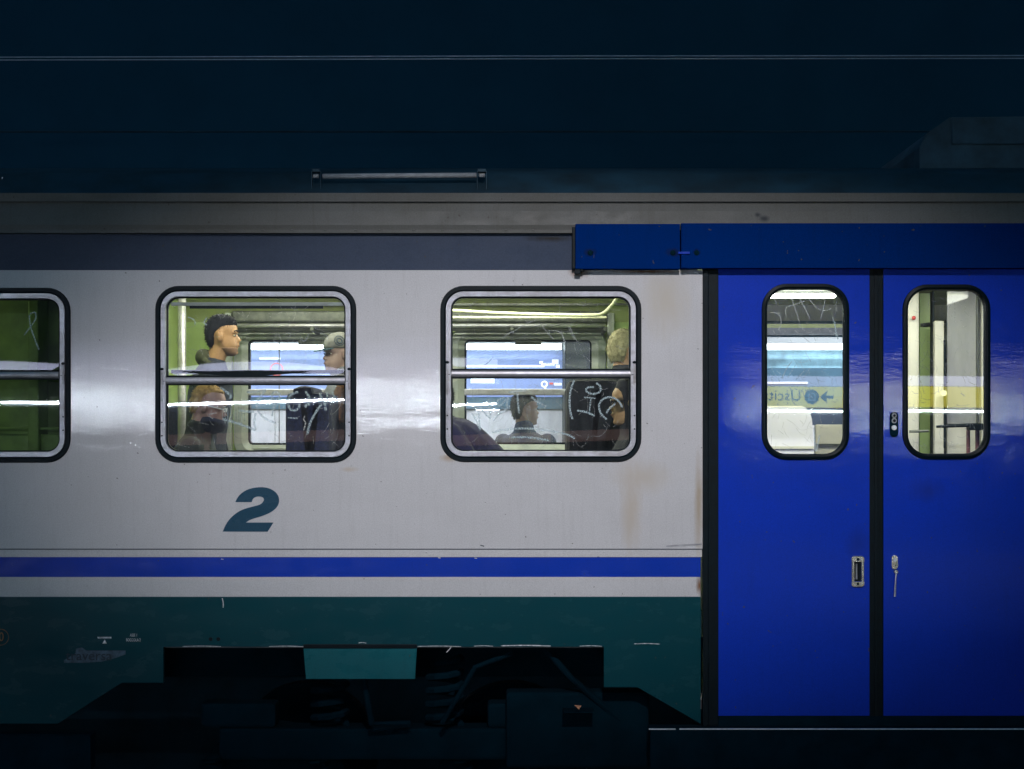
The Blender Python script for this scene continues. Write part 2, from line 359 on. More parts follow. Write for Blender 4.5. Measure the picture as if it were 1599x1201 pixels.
# far platform: panelled wall, blue line map, tube lamp
Y2 = 7.5
def fx(u): return X(u, Y2)
def fz(v): return Z(v, Y2)
fw = empty('far_wall_cladding', (0, Y2, 1.0)); tag(fw, 'white wall cladding of the opposite platform, seen through both passenger windows', 'wall cladding')
def fadd(o): o.parent = fw; o.matrix_parent_inverse = Matrix.Translation((0, -Y2, -1.0)); return o
for k in range(-7, 8):
    x1 = fx(878) - k * 1.4
    if -9 < x1 < 9.5 and not (fx(878) < x1 - .7 < fx(878) + 1.6):
        fadd(G().box((x1 - 1.394, Y2 - .02, 1.0), (x1, Y2 + .03, fz(640)), .004).build('panel', 'wall_white'))
for (a, b_) in ((-9, fx(878)), (fx(878) + 1.6, 9.5)):
    fadd(G().box((a, Y2 - .05, fz(639)), (b_, Y2 + .02, fz(621)), .004).build('skirting_strip', 'strip_teal'))
    if a < 0: fadd(G().box((a, Y2 - .03, fz(620)), (b_, Y2 + .02, fz(547.5))).build('line_map', 'map_blue'))
    else:
        fadd(G().box((a, Y2 - .02, fz(521)), (b_, Y2 + .02, fz(500))).build('top_panel', 'olive'))
        fadd(G().box((a, Y2 - .03, fz(575)), (b_, Y2 + .02, fz(547.5))).build('sky_blue_panel', 'panel_teal'))
        fadd(G().box((a, Y2 - .04, fz(620.5)), (b_, Y2 + .02, fz(575.5))).build('dark_panel', 'strip_teal'))
        fadd(G().box((a, Y2 - .06, fz(600)), (X(1260, Y2), Y2 - .03, fz(596.5)), .003).build('white_rail', 'wall_white'))
    fadd(G().box((a, Y2 - .04, fz(546)), (b_, Y2 + .02, fz(527))).build('top_panel', 'wall_white'))
    hs = fadd(G().box((a, Y2 - .46, fz(524)), (b_, Y2 + .02, fz(522)), .004).box((a, Y2 - .47, fz(527)), (b_, Y2 - .455, fz(517))).build('lamp_hood', 'sign_frame'))
    fadd(G().tube([(a + .1, Y2 - .36, fz(545)), (b_ - .02, Y2 - .36, fz(545))], .028, 12).build('tube_lamp', 'tube_far', None, True))
def ringm(name, u, v, r, t, y, mat):
    g = G(); pts = [(X(u, y) + r * math.cos(a), y, Z(v, y) + r * math.sin(a)) for a in [2 * math.pi * k / 24 for k in range(24)]]
    return fadd(g.tube(pts, t, 6, True).build(name, mat))
ym = Y2 - .035
ringm('map_symbol', 850, 600, .026, .008, ym, 'map_white')
for (u0, u1, v, h_, mm) in ((858, 864, 599, 3, 'map_red'), (865, 877, 600, 4, 'map_white'), (845, 866, 569, 4, 'map_white'), (862, 872, 565, 7, 'map_white'), (850, 853, 606, 6, 'map_white'),
                        (735, 772, 594, 9, 'map_white'), (720, 850, 572, 3, 'map_white'), (842, 848, 566, 4, 'map_white'), (868, 874, 572, 5, 'map_white'), (405, 438, 560, 3, 'map_white')):
    g = G().box((X(u0, ym), ym - .004, Z(v + h_ / 2, ym)), (X(u1, ym), ym + .001, Z(v - h_ / 2, ym)), .002)
    fadd(g.build('map_print', mm))
ringm('map_symbol', 432, 577, .06, .006, ym, 'map_red')
pl = G().box((fx(878) + .0, Y2 - .75, 1.0), (fx(878) + .95, Y2 - .1, 5.0), .02).build('pillar', 'pillar_dark')
tag(pl, 'dark pillar on the far platform that cuts off the blue line map', 'pillar')

lm = empty('ceiling_lamp', (0, 5.0, 4.3)); tag(lm, 'unseen lamp row added over the far platform behind the carriage roof to brighten its wall', 'lamp')  # hidden lamps added to light the far wall panels
for q in range(5):
    for nm, mt_, g in (('fill_panel', 'far_fill', G().box((-5 + q * 2.2, 4.9, 4.24), (-3.2 + q * 2.2, 5.1, 4.26))), ('lamp_housing', 'sign_frame', G().box((-5.05 + q * 2.2, 4.6, 4.262), (-3.15 + q * 2.2, 5.4, 4.30), .005).box((-5.05 + q * 2.2, 4.85, 4.18), (-3.15 + q * 2.2, 4.87, 4.262)))):
        c = g.build(nm, mt_); c.parent = lm; c.matrix_parent_inverse = Matrix.Translation((0, -5.0, -4.3))
# behind the camera: lamps and the exit sign that the glass mirrors
YN = -14.0; kN = 300 * D / (D + 14.0)
def nx(u): return (u - 799.5) / kN
def nz(v): return ZC + (VH - v) / kN
for (u0, u1, lab) in ((-420, 775, 'long tube lamp behind the camera whose line crosses the two left windows'), (1150, 1720, 'tube lamp behind the camera whose line crosses both door windows')):
    t = empty('tube_lamp', (nx((u0 + u1) / 2), YN, nz(628))); tag(t, lab, 'lamp', 'tube lamps of the near platform')
    vt = 628 if u0 < 0 else 642
    o = G().tube([(nx(u0), YN, nz(vt)), (nx(u1), YN, nz(vt))], .011, 10).build('lamp_tube', 'tube_left' if u0 < 0 else 'tube_near', None, True)
    h_ = G().box((nx(u0), YN - .12, nz(vt - 4)), (nx(u1), YN - .03, nz(vt + 6)), .006).build('lamp_housing', 'sign_frame')
    va, vb_ = (577, 563) if u0 < 0 else (606, 586)
    f_ = G().box((nx(u0), YN - .3, nz(va)), (nx(u1), YN - .24, nz(vb_)), .02).build('lamp_fascia', 'fascia')
    ps = []
    for q in range(4):
        xx = nx(u0 + (u1 - u0) * (q + .5) / 4); ps.append(G().tube([(xx, YN - .35, .9), (xx, YN - .35, nz(560))], .04, 8).build('lamp_post', 'sign_frame'))
    for c in [o, h_, f_] + ps: c.parent = t; c.matrix_parent_inverse = Matrix.Translation(-t.location)
s_ = empty('exit_sign', (nx(1400), YN + .1, nz(620)))
tag(s_, 'yellow backlit exit sign mirrored in the left door window', 'sign')
parts = [G().box((nx(1198), YN, nz(636)), (nx(1560), YN + .08, nz(604))).build('sign_face', 'sign_yellow'),
         G().box((nx(1196), YN - .06, nz(637)), (nx(1562), YN, nz(603))).build('sign_box', 'sign_frame'),
         text('lettering', 'Uscita', .215, nx(1250), YN + .083, nz(618), 'sign_black', None, True)]
parts[-1].location.z -= .07
ax = nx(1300)
g = G(); yy = YN + .083; zz = nz(620)
g.add([(ax, yy, zz + .02), (ax - .12, yy, zz + .02), (ax - .12, yy, zz - .02), (ax, yy, zz - .02)], [(0, 1, 2, 3)])
g.add([(ax - .08, yy + .001, zz + .09), (ax - .19, yy + .001, zz), (ax - .08, yy + .001, zz - .09), (ax - .11, yy + .001, zz)], [(0, 1, 2, 3)])
parts.append(g.build('arrow', 'sign_black'))
cx_ = nx(1266); g = G(); g.add([(cx_ + .1 * math.cos(a), yy, zz + .1 * math.sin(a)) for a in [2 * math.pi * k / 28 for k in range(28)]], [tuple(range(28))])
parts.append(g.build('roundel', 'sign_black'))
g = G()
for (a, b_, c, d_) in ((-.05, -.05, .05, -.038), (-.05, .038, .05, .05), (-.05, -.038, -.038, .038), (.038, -.038, .05, .038), (-.012, -.012, .012, .012)):
    g.box((cx_ + a, yy + .002, zz + b_), (cx_ + c, yy + .004, zz + d_))
parts.append(g.build('square_symbol', 'sign_ltblue'))
for c in parts: c.parent = s_; c.matrix_parent_inverse = Matrix.Translation(-s_.location)
tag(G().box((nx(200), -15.1, nz(692)), (nx(1100), -15.04, nz(674))).tube([(nx(300), -15.14, .9), (nx(300), -15.14, nz(672))], .04, 8).tube([(nx(1000), -15.14, .9), (nx(1000), -15.14, nz(672))], .04, 8).build('mirror_glow_band', 'band_warm'), 'added pinkish glowing band mirrored low across the passenger windows', 'light band')  # glowing strip added for the pinkish band mirrored in the panes
fl = empty('added_floodlight', spot_loc); tag(fl, 'flood lamp added on a mast behind the camera, its beam fading towards the edges', 'added_floodlight')  # unseen mast lamp added to carry the falloff beam
q = G().tube([Vector(spot_loc) + Vector((0, -.32, .10)), Vector(spot_loc) + Vector((0, -.12, .02))], [.10, .16], 20).build('lamp_housing', 'sign_frame')
q2 = G().tube([Vector(spot_loc) + Vector((0, -.25, .05)), Vector(spot_loc) + Vector((0, -.4, .05)), (spot_loc[0], spot_loc[1] - .4, .9)], .04, 10).build('mast', 'sign_frame')
for c in (q, q2): c.parent = fl; c.matrix_parent_inverse = Matrix.Translation(-Vector(spot_loc))

# overhead twin contact wires
for dv, lab in ((0, 'upper of the two pale overhead contact wires above the carriage roof'), (5.5, 'lower of the two pale overhead contact wires above the carriage roof')):
    g = G().tube([P(-900, 91.5 + dv * .8, 1.4), P(800, 87.5 + dv * .8, 1.4), P(2500, 86 + dv * .8, 1.4)], .0034, 8)
    tag(g.build('contact_wire', 'wire', None, True), lab, 'wire', 'overhead contact wires')

# ------------------------------------------------------------------ the carriage
UL, UR = -1000, 2500
car = empty('railway_carriage', (0, 1.4, 0)); tag(car, 'white, blue and teal railway carriage with a large 2 and blue double doors', 'railway carriage')
carI = Matrix.Translation((0, -1.4, 0))
def C(o, parent=None):
    if parent is None: o.parent = car; o.matrix_parent_inverse = carI
    else: o.parent = parent
    return o
WIN = [(-203 - 446, 448.5, 721), (-203, 450, 722), (243, 447, 722), (688, 447, 721)]      # left edge, top, bottom (photo pixels) of the rubber gasket
WW = 313
DOORL, DOORR = 1097, 1640
def wouts(u0, v0, v1, ins=0, rr=36):
    u1 = u0 + WW; cx = (X(u0) + X(u1)) / 2; cz = (Z(v0) + Z(v1)) / 2
    return cx, cz, (WW - 2 * ins) / S, (v1 - v0 - 2 * ins) / S, (rr - ins) / S
holes = []
for u0, v0, v1 in WIN:
    cx, cz, w_, h_, r = wouts(u0, v0, v1, 4); holes.append(rrect(cx, cz, w_, h_, r))
C(plate('side_panel', [rect(UL, 422, DOORL, 857)] + holes, 0, .05, 'white'))
for (a, b_, y, mm, nm) in ((857.6, 870, -.006, 'white', 'moulding'), (870, 901, -.001, 'stripe_blue', 'stripe'), (901, 932, -.001, 'white', 'stripe'), ):
    C(G().box((X(UL), y, Z(b_)), (X(DOORL - (3 if a > 865 else 1)), .05, Z(a)), .0015).build(nm, mm))
C(G().box((X(UL), -.0075, Z(858.2)), (X(DOORL - 1), .01, Z(856.9))).build('panel_seam', 'mark_dark'))
# skirt: drops at both ends, cut out over the bogie
sk = [(X(UL), Z(932)), (X(1094), Z(932)), (X(1094), Z(1130)), (X(995), Z(1073)), (X(943), Z(1073)), (X(943), Z(1010)), (X(255), Z(1010)), (X(255), Z(1066)), (X(190), Z(1066)), (X(90), Z(1130)), (X(UL), Z(1130))]
C(plate('skirt', [sk], 0, .03, 'teal'))
# right of the doors: blue body, then white again
C(plate('side_panel', [rect(DOORR + 24, 422, UR, 1118)], 0, .05, 'blue'))
# number and marks
o2 = [(410, 482), (428, 440), (470, 375), (535, 315), (620, 268), (720, 240), (840, 227), (960, 240), (1060, 285), (1130, 355), (1157, 440), (1142, 525), (1090, 598), (1000, 662), (860, 722), (740, 757), (650, 790)]
i2 = [(195, 985), (235, 890), (290, 800), (370, 715), (465, 645), (560, 600), (680, 565), (790, 537), (850, 510), (885, 470), (896, 432), (872, 400), (820, 387), (760, 393), (712, 425), (690, 482)]
def c2(pts): return [(X(330 + a.x / 10.92), Z(740 + a.z / 10.92)) for a in smooth_path([(p[0], 0, p[1]) for p in pts], 4)]
lp = c2(o2) + [(X(330 + a / 10.92), Z(740 + b_ / 10.92)) for a, b_ in ((590, 830), (1060, 830), (960, 987))] + c2(i2)
C(plate('class_number', [lp], -.0012, .001, 'numeral'))
C(text('stencil_text', 'ASSE 1', 6.6 / S, X(203), -.002, Z(994), 'mark_white', sx=.62))
C(text('stencil_text', 'BOCCOLA 2', 6.6 / S, X(197), -.002, Z(1001.5), 'mark_white', sx=.62))
C(plate('jacking_mark', [[(X(152), Z(994.5)), (X(174), Z(994.5)), (X(174), Z(997)), (X(153), Z(997))]], -.002, .0, 'mark_white'))
C(plate('jacking_mark', [[(X(163.5), Z(998.5)), (X(167), Z(1005)), (X(160), Z(1005))]], -.002, .0, 'mark_white'))
g = G().tube([(X(1) + 12.5 / S * math.cos(a), -.001, Z(995) + 12.5 / S * math.sin(a)) for a in [2 * math.pi * k / 30 for k in range(30)]], .0016, 6, True)
C(g.build('round_mark', 'mark_orange')); C(text('stencil_text', '0', 20 / S, X(-2), -.002, Z(1001), 'mark_orange', sx=.85))
stp = [(100, 1031), (118, 1020), (119, 1013), (128, 1011), (135, 1016), (196, 1016), (196, 1022), (182, 1027), (160, 1033), (130, 1035), (100, 1035)]
C(plate('worn_sticker', [[(X(a), Z(b_)) for a, b_ in stp]], -.002, .0, 'mark_grey'))
C(text('stencil_text', 'traversa', 22 / S, X(103), -.0035, Z(1031), 'mark_dark', sx=1.0))
for a, b_, c, d_, w_ in ((347, 934, 348.5, 949, 1.4), (705, 1009, 697, 1019, 1.5)):
    C(stroke([(a, b_), ((a + c) / 2 + .8, (b_ + d_) / 2), (c, d_)], w_, None, 'mark_white', -.001, 'scrape'))
for (u0, u1, v) in ((285, 345, 1009.5), (420, 474, 1009.6), (560, 572, 1004), (652, 720, 1009.5), (740, 770, 1009), (782, 860, 1008.5), (905, 940, 1009), (990, 1030, 1005.5)):
    C(stroke([(u0, v), ((u0 + u1) / 2, v - .6), (u1, v + .3)], 1.5 if u0 == 782 else .9, None, 'mark_white', -.001, 'chipped_edge'))
for u in (329, 341): C(G().tube([(X(u), -.002, Z(998)), (X(u), .01, Z(998))], 3.2 / S, 10).build('bolt_hole', 'rubber'))
for u, v in ((684, 871), (741, 871.5), (345, 873)): C(stroke([(u, v), (u + 4, v + .5)], 1.6, None, 'mark_white', -.0025, 'scrape'))
# scratches near the moulding by the door
C(stroke([(1040, 853), (1075, 851), (1096, 850)], 2.6, None, 'alu_dark', -.0015, 'scrape'))
C(stroke([(750, 851.5), (756, 853)], 2.4, None, 'mark_dark', -.0015, 'scrape'))

# upper strip, gutter, cant rail
C(plate('upper_strip', [rect(UL, 365, 900, 421.6)], .012, .05, 'upper_strip'))
C(plate('drip_rail', [rect(UL, 359.5, 898, 364.5)], -.018, .05, 'gutter'))
pr = [(-.012, 360), (-.02, 352), (-.004, 330), (.012, 317), (.012, 315.6), (-.006, 315), (-.006, 313.6), (.016, 312.5), (.012, 301), (.05, 299), (.2, 299), (.2, 360)]
v = [(x, y, Z(vv)) for x in (X(UL), X(UR)) for y, vv in pr]; K = len(pr)
C(mk('cant_rail', v, [(i, (i + 1) % K, K + (i + 1) % K, K + i) for i in range(K)] + [tuple(range(K)), tuple(range(K, 2 * K))], 'gutter'))
for k in range(19):
    u = 24 + k * 48 + random.uniform(-7, 7)
    if u < 890: C(G().ball((X(u + random.uniform(-2, 2)), -.018, Z(360.4)), (3.2 / S, .004, 1.6 / S), 6).build('rivet', 'gutter'))
# roof skin
v = []; n = 14
for x in (X(UL), X(UR)):
    for i in range(n + 1):
        t = i / n; v.append((x, .05 + 2.7 * t, Z(301) + .30 * math.sin(math.pi * t) ** .55))
C(mk('roof', v + [(a, b_, c - .05) for a, b_, c in v], [(i, i + 1, n + 2 + i, n + 1 + i) for i in range(n)] + [(2 * n + 2 + i, 2 * n + 3 + i, 3 * n + 4 + i, 3 * n + 3 + i) for i in range(n)], 'roof', None, True))
C(G().tube([P(-900, 283, .35), P(2400, 282, .35)], .006, 8).build('roof_conduit', 'roof_unit'))
C(G().tube([P(-900, 206, 1.2), P(2400, 205, 1.2)], .006, 8).build('roof_cable', 'roof'))
# tube on the roof edge in its two brackets
yb = .12
rt = C(G().tube([P(504, 275.5, yb), P(744, 273.8, yb)], 4.2 / S, 12).tube([P(489, 275.5, yb), P(498, 275.5, yb)], 3.2 / S, 10).tube([P(748, 274, yb), P(757, 274, yb)], 3.2 / S, 10).build('roof_handrail', 'rail_grey', None, True))
for a in (489, 747):
    g = G().box(P(a - 1, 268, yb - .02), P(a + 12, 266.6, yb + .04)); g.box(P(a + 12.0, 267, yb - .02), P(a + 13.2, 300, yb + .03)); g.box(P(a - 2, 267, yb - .02), P(a - 1, 300, yb + .03))
    C(g.build('rail_bracket', 'roof_unit'), rt)
C(G().box(P(3, 276, .2), P(9, 284, .26), .004).build('roof_bolt', 'alu_dark'))
ya = .7
g = [(1436, 300), (1436, 230), (1448, 208), (1483, 183), (1640, 181), (1900, 181), (1900, 300)]
C(plate('roof_unit', [[(X(a, ya), Z(b_, ya)) for a, b_ in g]], ya, ya + 1.3, 'roof_unit'))
C(G().box(P(1486, 225, ya - .02), P(1900, 184, ya), .008).build('unit_cover', 'roof_unit'))

# door header box
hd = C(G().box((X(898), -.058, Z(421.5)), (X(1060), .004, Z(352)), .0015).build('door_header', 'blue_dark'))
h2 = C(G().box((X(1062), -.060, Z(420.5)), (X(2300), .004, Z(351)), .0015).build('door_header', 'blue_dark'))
C(G().box((X(1063.5), -.066, Z(420)), (X(1068.5), -.06, Z(352)), .001).build('header_joint', 'blue_dark'), hd)
C(G().box((X(1057), -.070, Z(399)), (X(1075), -.062, Z(395.5)), .001).build('header_latch', 'stripe_blue'), hd)
C(G().box((X(893), -.04, Z(421)), (X(898), .01, Z(356)), .003).box((X(897), -.05, Z(429)), (X(906), -.01, Z(421.5)), .003).box((X(906), -.05, Z(425)), (X(910), -.01, Z(421.5)), .002).build('header_end', 'rubber'), hd)
for u in (921, 1049, 1086): C(G().ball((X(u), -.060, Z(397)), (4.2 / S, .004, 4.2 / S), 8).build('bolt', 'black'), hd)

# ---- passenger windows
def pane(name, cx, cz, w_, h_, r, y, fn, mat, parent, nx_=40, nz_=20):
    """sheet of glass, bowed by fn(s,t) metres, rounded corners"""
    v = []; f = []
    for j in range(nz_ + 1):
        t = 2 * j / nz_ - 1; z = t * h_ / 2
        d_ = max(0, abs(z) - (h_ / 2 - r)); xin = r - math.sqrt(max(0, r * r - d_ * d_))
        for i in range(nx_ + 1):
            s = 2 * i / nx_ - 1; x = s * (w_ / 2 - xin)
            v.append((cx + x, y + fn(x / (w_ / 2), t), cz + z))
    for j in range(nz_):
        for i in range(nx_):
            a = j * (nx_ + 1) + i; f.append((a, a + 1, a + nx_ + 2, a + nx_ + 1))
    o = mk(name, v, f, mat, None, True)
    if parent: o.parent = parent
    return o
def window(idx, u0, v0, v1, glass, fu, fl_, dvm=0):
    wn = empty('window'); C(wn); wn.matrix_parent_inverse = carI
    cx, cz, w_, h_, r = wouts(u0, v0, v1)
    k = 1 / S
    ring('gasket', cx, cz, w_, h_, r, [(-8 * k, -.004), (-6 * k, -.012), (-1 * k, -.012), (.5 * k, -.004), (.5 * k, .002), (-4 * k, .02), (-8 * k, .02)], 'rubber', wn)
    ring('frame', cx, cz, w_, h_, r, [(-8 * k, -.004), (-8.6 * k, -.011), (-16 * k, -.010), (-16.6 * k, -.003), (-16.6 * k, .05), (-8 * k, .05)], 'alu', wn)
    vm = v0 + (v1 - v0) * .5 + dvm
    # inner rubber and sill rails
    ring('seal', cx, cz, w_, h_, r, [(-16.7 * k, .006), (-18.6 * k, .006), (-18.6 * k, .03), (-16.7 * k, .03)], 'rubber', wn)
    uc = (u0 + u0 + WW) / 2; a0 = u0 + 17; a1 = u0 + WW - 17
    G().box((X(a0 + 8), -.006, Z(v1 - 12)), (X(a1 - 8), .012, Z(v1 - 15.4)), .001).build('sill_rail', 'alu_dark', wn)
    G().box((X(a0 + 10), -.002, Z(v1 - 10.4)), (X(a1 - 10), .012, Z(v1 - 11.6))).build('sill_groove', 'rubber', wn)
    G().box((X(a0 + 1), -.012, Z(vm + 7)), (X(a1 - 1), .03, Z(vm + 5.2))).box((X(a0 + 1), -.012, Z(vm - 5.2)), (X(a1 - 1), .03, Z(vm - 8)), .0).build('rail_seal', 'rubber', wn)
    g = G(); rr = 5.2 / S; m_ = 10; pts = []
    for x in (X(a0), X(a1)):
        for q in range(m_ + 1):
            a = -math.pi / 2 + math.pi * q / m_; pts.append((x, -.013 - .012 * math.cos(a), Z(vm) + rr * math.sin(a)))
    g.add(pts, [(q, q + 1, m_ + 2 + q, m_ + 1 + q) for q in range(m_)] + [tuple(range(m_ + 1)), tuple(range(m_ + 1, 2 * m_ + 2)), (0, m_, 2 * m_ + 1, m_ + 1)])
    g.build('middle_rail', 'alu', wn, False)
    for s_, ux in ((-1, u0 + 10.5), (1, u0 + WW - 10.5)):
        G().box((X(ux - 1.5), -.015, Z(vm + 32 if s_ < 0 else vm + 14)), (X(ux + 1.5), -.0095, Z(vm - 18)), .0006).build('catch_rail', 'alu_dark', wn)
        G().ball((X(ux), -.014, Z(vm - 18)), (3 / S, .005, 2.2 / S), 8).build('catch', 'rubber', wn)
        G().box((X(ux - 4.5), -.0108, Z(vm + 1.3)), (X(ux + 4.5), -.0098, Z(vm + .4))).build('frame_joint', 'rubber', wn)
        for vv in (65, 86): G().ball((X(ux + s_ * 0), -.011, Z(vm + vv)), (.0045, .003, .0045), 7).build('screw', 'rubber', wn)
    hU = (vm - 8 - (v0 + 17)) / S; hL = (v1 - 16 - (vm + 7)) / S
    pw = (a1 - a0) / S
    # rounded only at the outer corners: keep the radius small enough to read
    pu = pane('upper_pane', cx, Z(v0 + 17) - hU / 2, pw, hU, 14 / S, .012, fu, glass, wn)
    pl_ = pane('lower_pane', cx, Z(vm + 7) - hL / 2, pw, hL, 14 / S, .010, fl_, glass, wn)
    return wn
# the bow of each pane, metres (x, z in -1..1)
f_left = (lambda x, z: .00010 * x * x * z, lambda x, z: -.0000 * x)
windows = []
wA = window(0, *WIN[0], 'glass_green', lambda x, z: 0, lambda x, z: 0)
wB = window(1, *WIN[1], 'glass_green', lambda x, z: .00055 * (x * abs(x)) * z * .6 - .0001 * z, lambda x, z: .0002 * x * z * .3)
wC = window(2, *WIN[2], 'glass', lambda x, z: .0008 * z * x * x, lambda x, z: -.00022 * x * z, 10)
wD = window(3, *WIN[3], 'glass_dirty', lambda x, z: .0003 * z * (x - .2), lambda x, z: -.0003 * x * z)
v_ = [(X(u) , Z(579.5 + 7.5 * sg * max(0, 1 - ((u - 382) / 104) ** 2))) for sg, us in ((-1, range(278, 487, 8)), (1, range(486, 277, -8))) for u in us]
plate('dark_reflection', [v_], .002, .009, 'rubber', wC)  # dark lens-shaped reflection in the pane, put in as a flat plate
# opened upper sash of the second window
G().box((X(266), .020, Z(477)), (X(536), .034, Z(471.5)), .001).build('sash_edge', 'int_grey', wC)
G().box((X(295), .016, Z(481.5)), (X(504), .032, Z(477)), .001).build('sash_pull', 'rubber', wC)
G().box((X(266), .020, Z(583)), (X(536), .05, Z(577.5)), .001).build('sash_bottom', 'rubber', wC)

yg = .0085
def ets(crop, ox, oy, k, parent, lst, wpx, mat='etch'):
    for pts in lst: stroke([(ox + a / k, oy + b_ / k) for a, b_ in pts], wpx, parent, mat, yg)
# window 2 (left passenger window) lower: broad rubbed lettering
ets(0, 250, 580, 5.33, wC, [
    [(500, 135), (545, 165), (585, 200), (580, 228)],
    [(720, 172), (800, 172), (875, 158), (845, 195), (815, 240), (800, 290)],
    [(800, 290), (830, 350), (880, 395), (965, 430)],
    [(660, 322), (720, 335), (785, 335)], [(795, 345), (785, 420), (795, 490)], [(525, 398), (620, 425), (720, 460), (795, 492)],
    [(930, 375), (945, 300), (975, 240), (1000, 200), (960, 170), (930, 200), (940, 250), (975, 275)],
    [(1150, 170), (1090, 195), (1065, 250), (1080, 310), (1120, 325), (1155, 300), (1160, 255)],
    [(1065, 385), (1145, 392)],
    [(1210, 165), (1240, 220), (1225, 270), (1205, 300)], [(1215, 280), (1260, 245), (1330, 240), (1390, 265)], [(1245, 285), (1225, 270)],
    [(1330, 180), (1345, 230), (1370, 270), (1380, 330)], [(1390, 170), (1390, 265)], [(1430, 170), (1470, 240)],
    [(1345, 270), (1290, 350), (1245, 440), (1225, 525)]], 3.6)
ets(0, 250, 580, 5.33, wC, [[(1205, 370), (1195, 400), (1210, 430), (1195, 490)], [(400, 360), (470, 345)], [(400, 365), (440, 395)]], 1.8, 'fine')
ets(0, 250, 450, 5.33, wC, [[(945, 440), (980, 375), (1010, 450)], [(1035, 385), (1090, 375), (1060, 440)], [(1100, 450), (1130, 380)], [(1160, 385), (1200, 445), (1240, 375), (1210, 440)], [(1320, 370), (1390, 400), (1385, 445)],
    [(1285, 330), (1330, 350)], [(1420, 365), (1410, 400)]], .8, 'fine')
ets(0, 250, 450, 5.33, wC, [[(230, 240), (285, 265), (290, 305)], [(390, 240), (365, 290), (395, 305)]], 2.0)
for k in range(9): stroke([(347 + k * 4.3, 634 + (k % 3) * 2.5), (347.5 + k * 4.3, 655 + (k * 7 % 5) * 3)], 1.5, wC, 'etch', yg)  # upright strokes on the pane stand in for blurred lettering
# third window
ets(0, 700, 580, 5.33, wD, [
    [(1050, 70), (1020, 150), (1010, 240), (1015, 330), (1035, 400)],
    [(195, 345), (230, 405), (265, 490)], [(265, 490), (255, 380), (255, 285), (300, 340), (350, 390), (340, 300), (335, 230)],
    [(470, 215), (410, 245), (430, 285), (500, 215), (485, 280), (515, 290)], [(515, 290), (430, 350), (370, 410)],
    [(575, 180), (580, 260), (590, 350)], [(500, 175), (570, 165), (655, 155)], [(690, 210), (745, 255), (815, 290)],
    [(365, 508), (450, 488), (600, 475), (750, 482), (900, 505), (1000, 530), (1055, 560)],
    [(525, 550), (640, 548), (760, 560), (840, 578)],
    [(1215, 130), (1160, 135), (1150, 165), (1200, 188), (1260, 170), (1265, 125), (1230, 95)], [(1190, 135), (1215, 130)],
    [(1130, 215), (1225, 225)], [(1185, 230), (1175, 330)], [(1070, 325), (1150, 340), (1220, 370)],
    [(1320, 400), (1270, 350), (1255, 280), (1290, 230), (1350, 215), (1410, 240), (1450, 300)], [(1390, 268), (1340, 310), (1315, 350)]], 3.0)
ets(0, 700, 450, 5.33, wD, [[(445, 430), (490, 385), (545, 360)], [(545, 360), (640, 300), (740, 260)], [(630, 430), (655, 365)], [(830, 355), (920, 360), (955, 410), (975, 520)],
    [(1010, 320), (1045, 390), (1075, 450)], [(760, 290), (800, 340), (880, 430)], [(1000, 330), (1050, 430)], [(940, 350), (975, 450)]], .9, 'fine')
ets(0, 700, 450, 5.33, wD, [[(370, 575), (340, 610), (300, 640)], [(605, 605), (580, 640)], [(785, 620), (830, 630), (850, 628)]], 1.8)
ets(0, 0, 420, 3.754, wB, [[(175, 265), (205, 255), (205, 300), (140, 390)], [(170, 270), (180, 340), (215, 440), (230, 475)]], 2.0, 'etch')

def fine_scratches(parent, u0, u1, v0, v1, n, seed):
    rr = random.Random(seed); g = G()
    for i in range(n):
        u = rr.uniform(u0, u1); vv = rr.uniform(v0, v1); a = rr.gauss(1.2, .7); L_ = rr.uniform(5, 26); cu = rr.uniform(-.8, .8)
        p = [(u + L_ * t * math.cos(a + cu * t), vv + L_ * t * math.sin(a + cu * t)) for t in (0, .33, .66, 1)]
        p = [q for q in p if u0 < q[0] < u1 and v0 < q[1] < v1]
        for (a0, b0), (a1, b1) in zip(p, p[1:]):
            w2 = rr.uniform(.14, .32) / S; P0 = Vector((X(a0), yg, Z(b0))); P1 = Vector((X(a1), yg, Z(b1))); t = (P1 - P0).normalized(); nn = Vector((-t.z, 0, t.x)) * w2
            g.add([P0 + nn, P0 - nn, P1 - nn, P1 + nn], [(0, 1, 2, 3)])
    o = g.build('fine_scratches', 'fine', parent); o['kind'] = 'stuff'
fine_scratches(wC, 268, 534, 470, 570, 60, 3); fine_scratches(wC, 268, 534, 604, 700, 70, 4)
fine_scratches(wD, 712, 978, 468, 572, 70, 5); fine_scratches(wD, 712, 978, 594, 700, 80, 6)
# ---- doors
def door(u0, u1, gu0, gu1, gv0, gv1, parts_fn):
    d_ = empty('door'); C(d_); d_.matrix_parent_inverse = carI
    cx = (X(gu0) + X(gu1)) / 2; cz = (Z(gv0) + Z(gv1)) / 2; w_ = (gu1 - gu0) / S; h_ = (gv1 - gv0) / S; k = 1 / S
    plate('door_leaf', [rect(u0, 404, u1, 1118), rrect(cx, cz, w_ - .01, h_ - .01, 36 * k)], .006, .045, 'blue', d_)
    ring('gasket', cx, cz, w_, h_, 38 * k, [(1 * k, .004), (.2 * k, -.007), (-4 * k, -.011), (-7 * k, -.007), (-8.2 * k, .012), (-8.2 * k, .03), (1 * k, .03)], 'rubber', d_)
    pane('glass_pane', cx, cz, w_ - 16 * k, h_ - 16 * k, 26 * k, .014, lambda x, z: .00008 * x * z, 'glass_dirty', d_)
    fine_scratches(d_, gu0 + 12, gu1 - 12, gv0 + 14, gv1 - 14, 110, int(u0)); parts_fn(d_); return d_
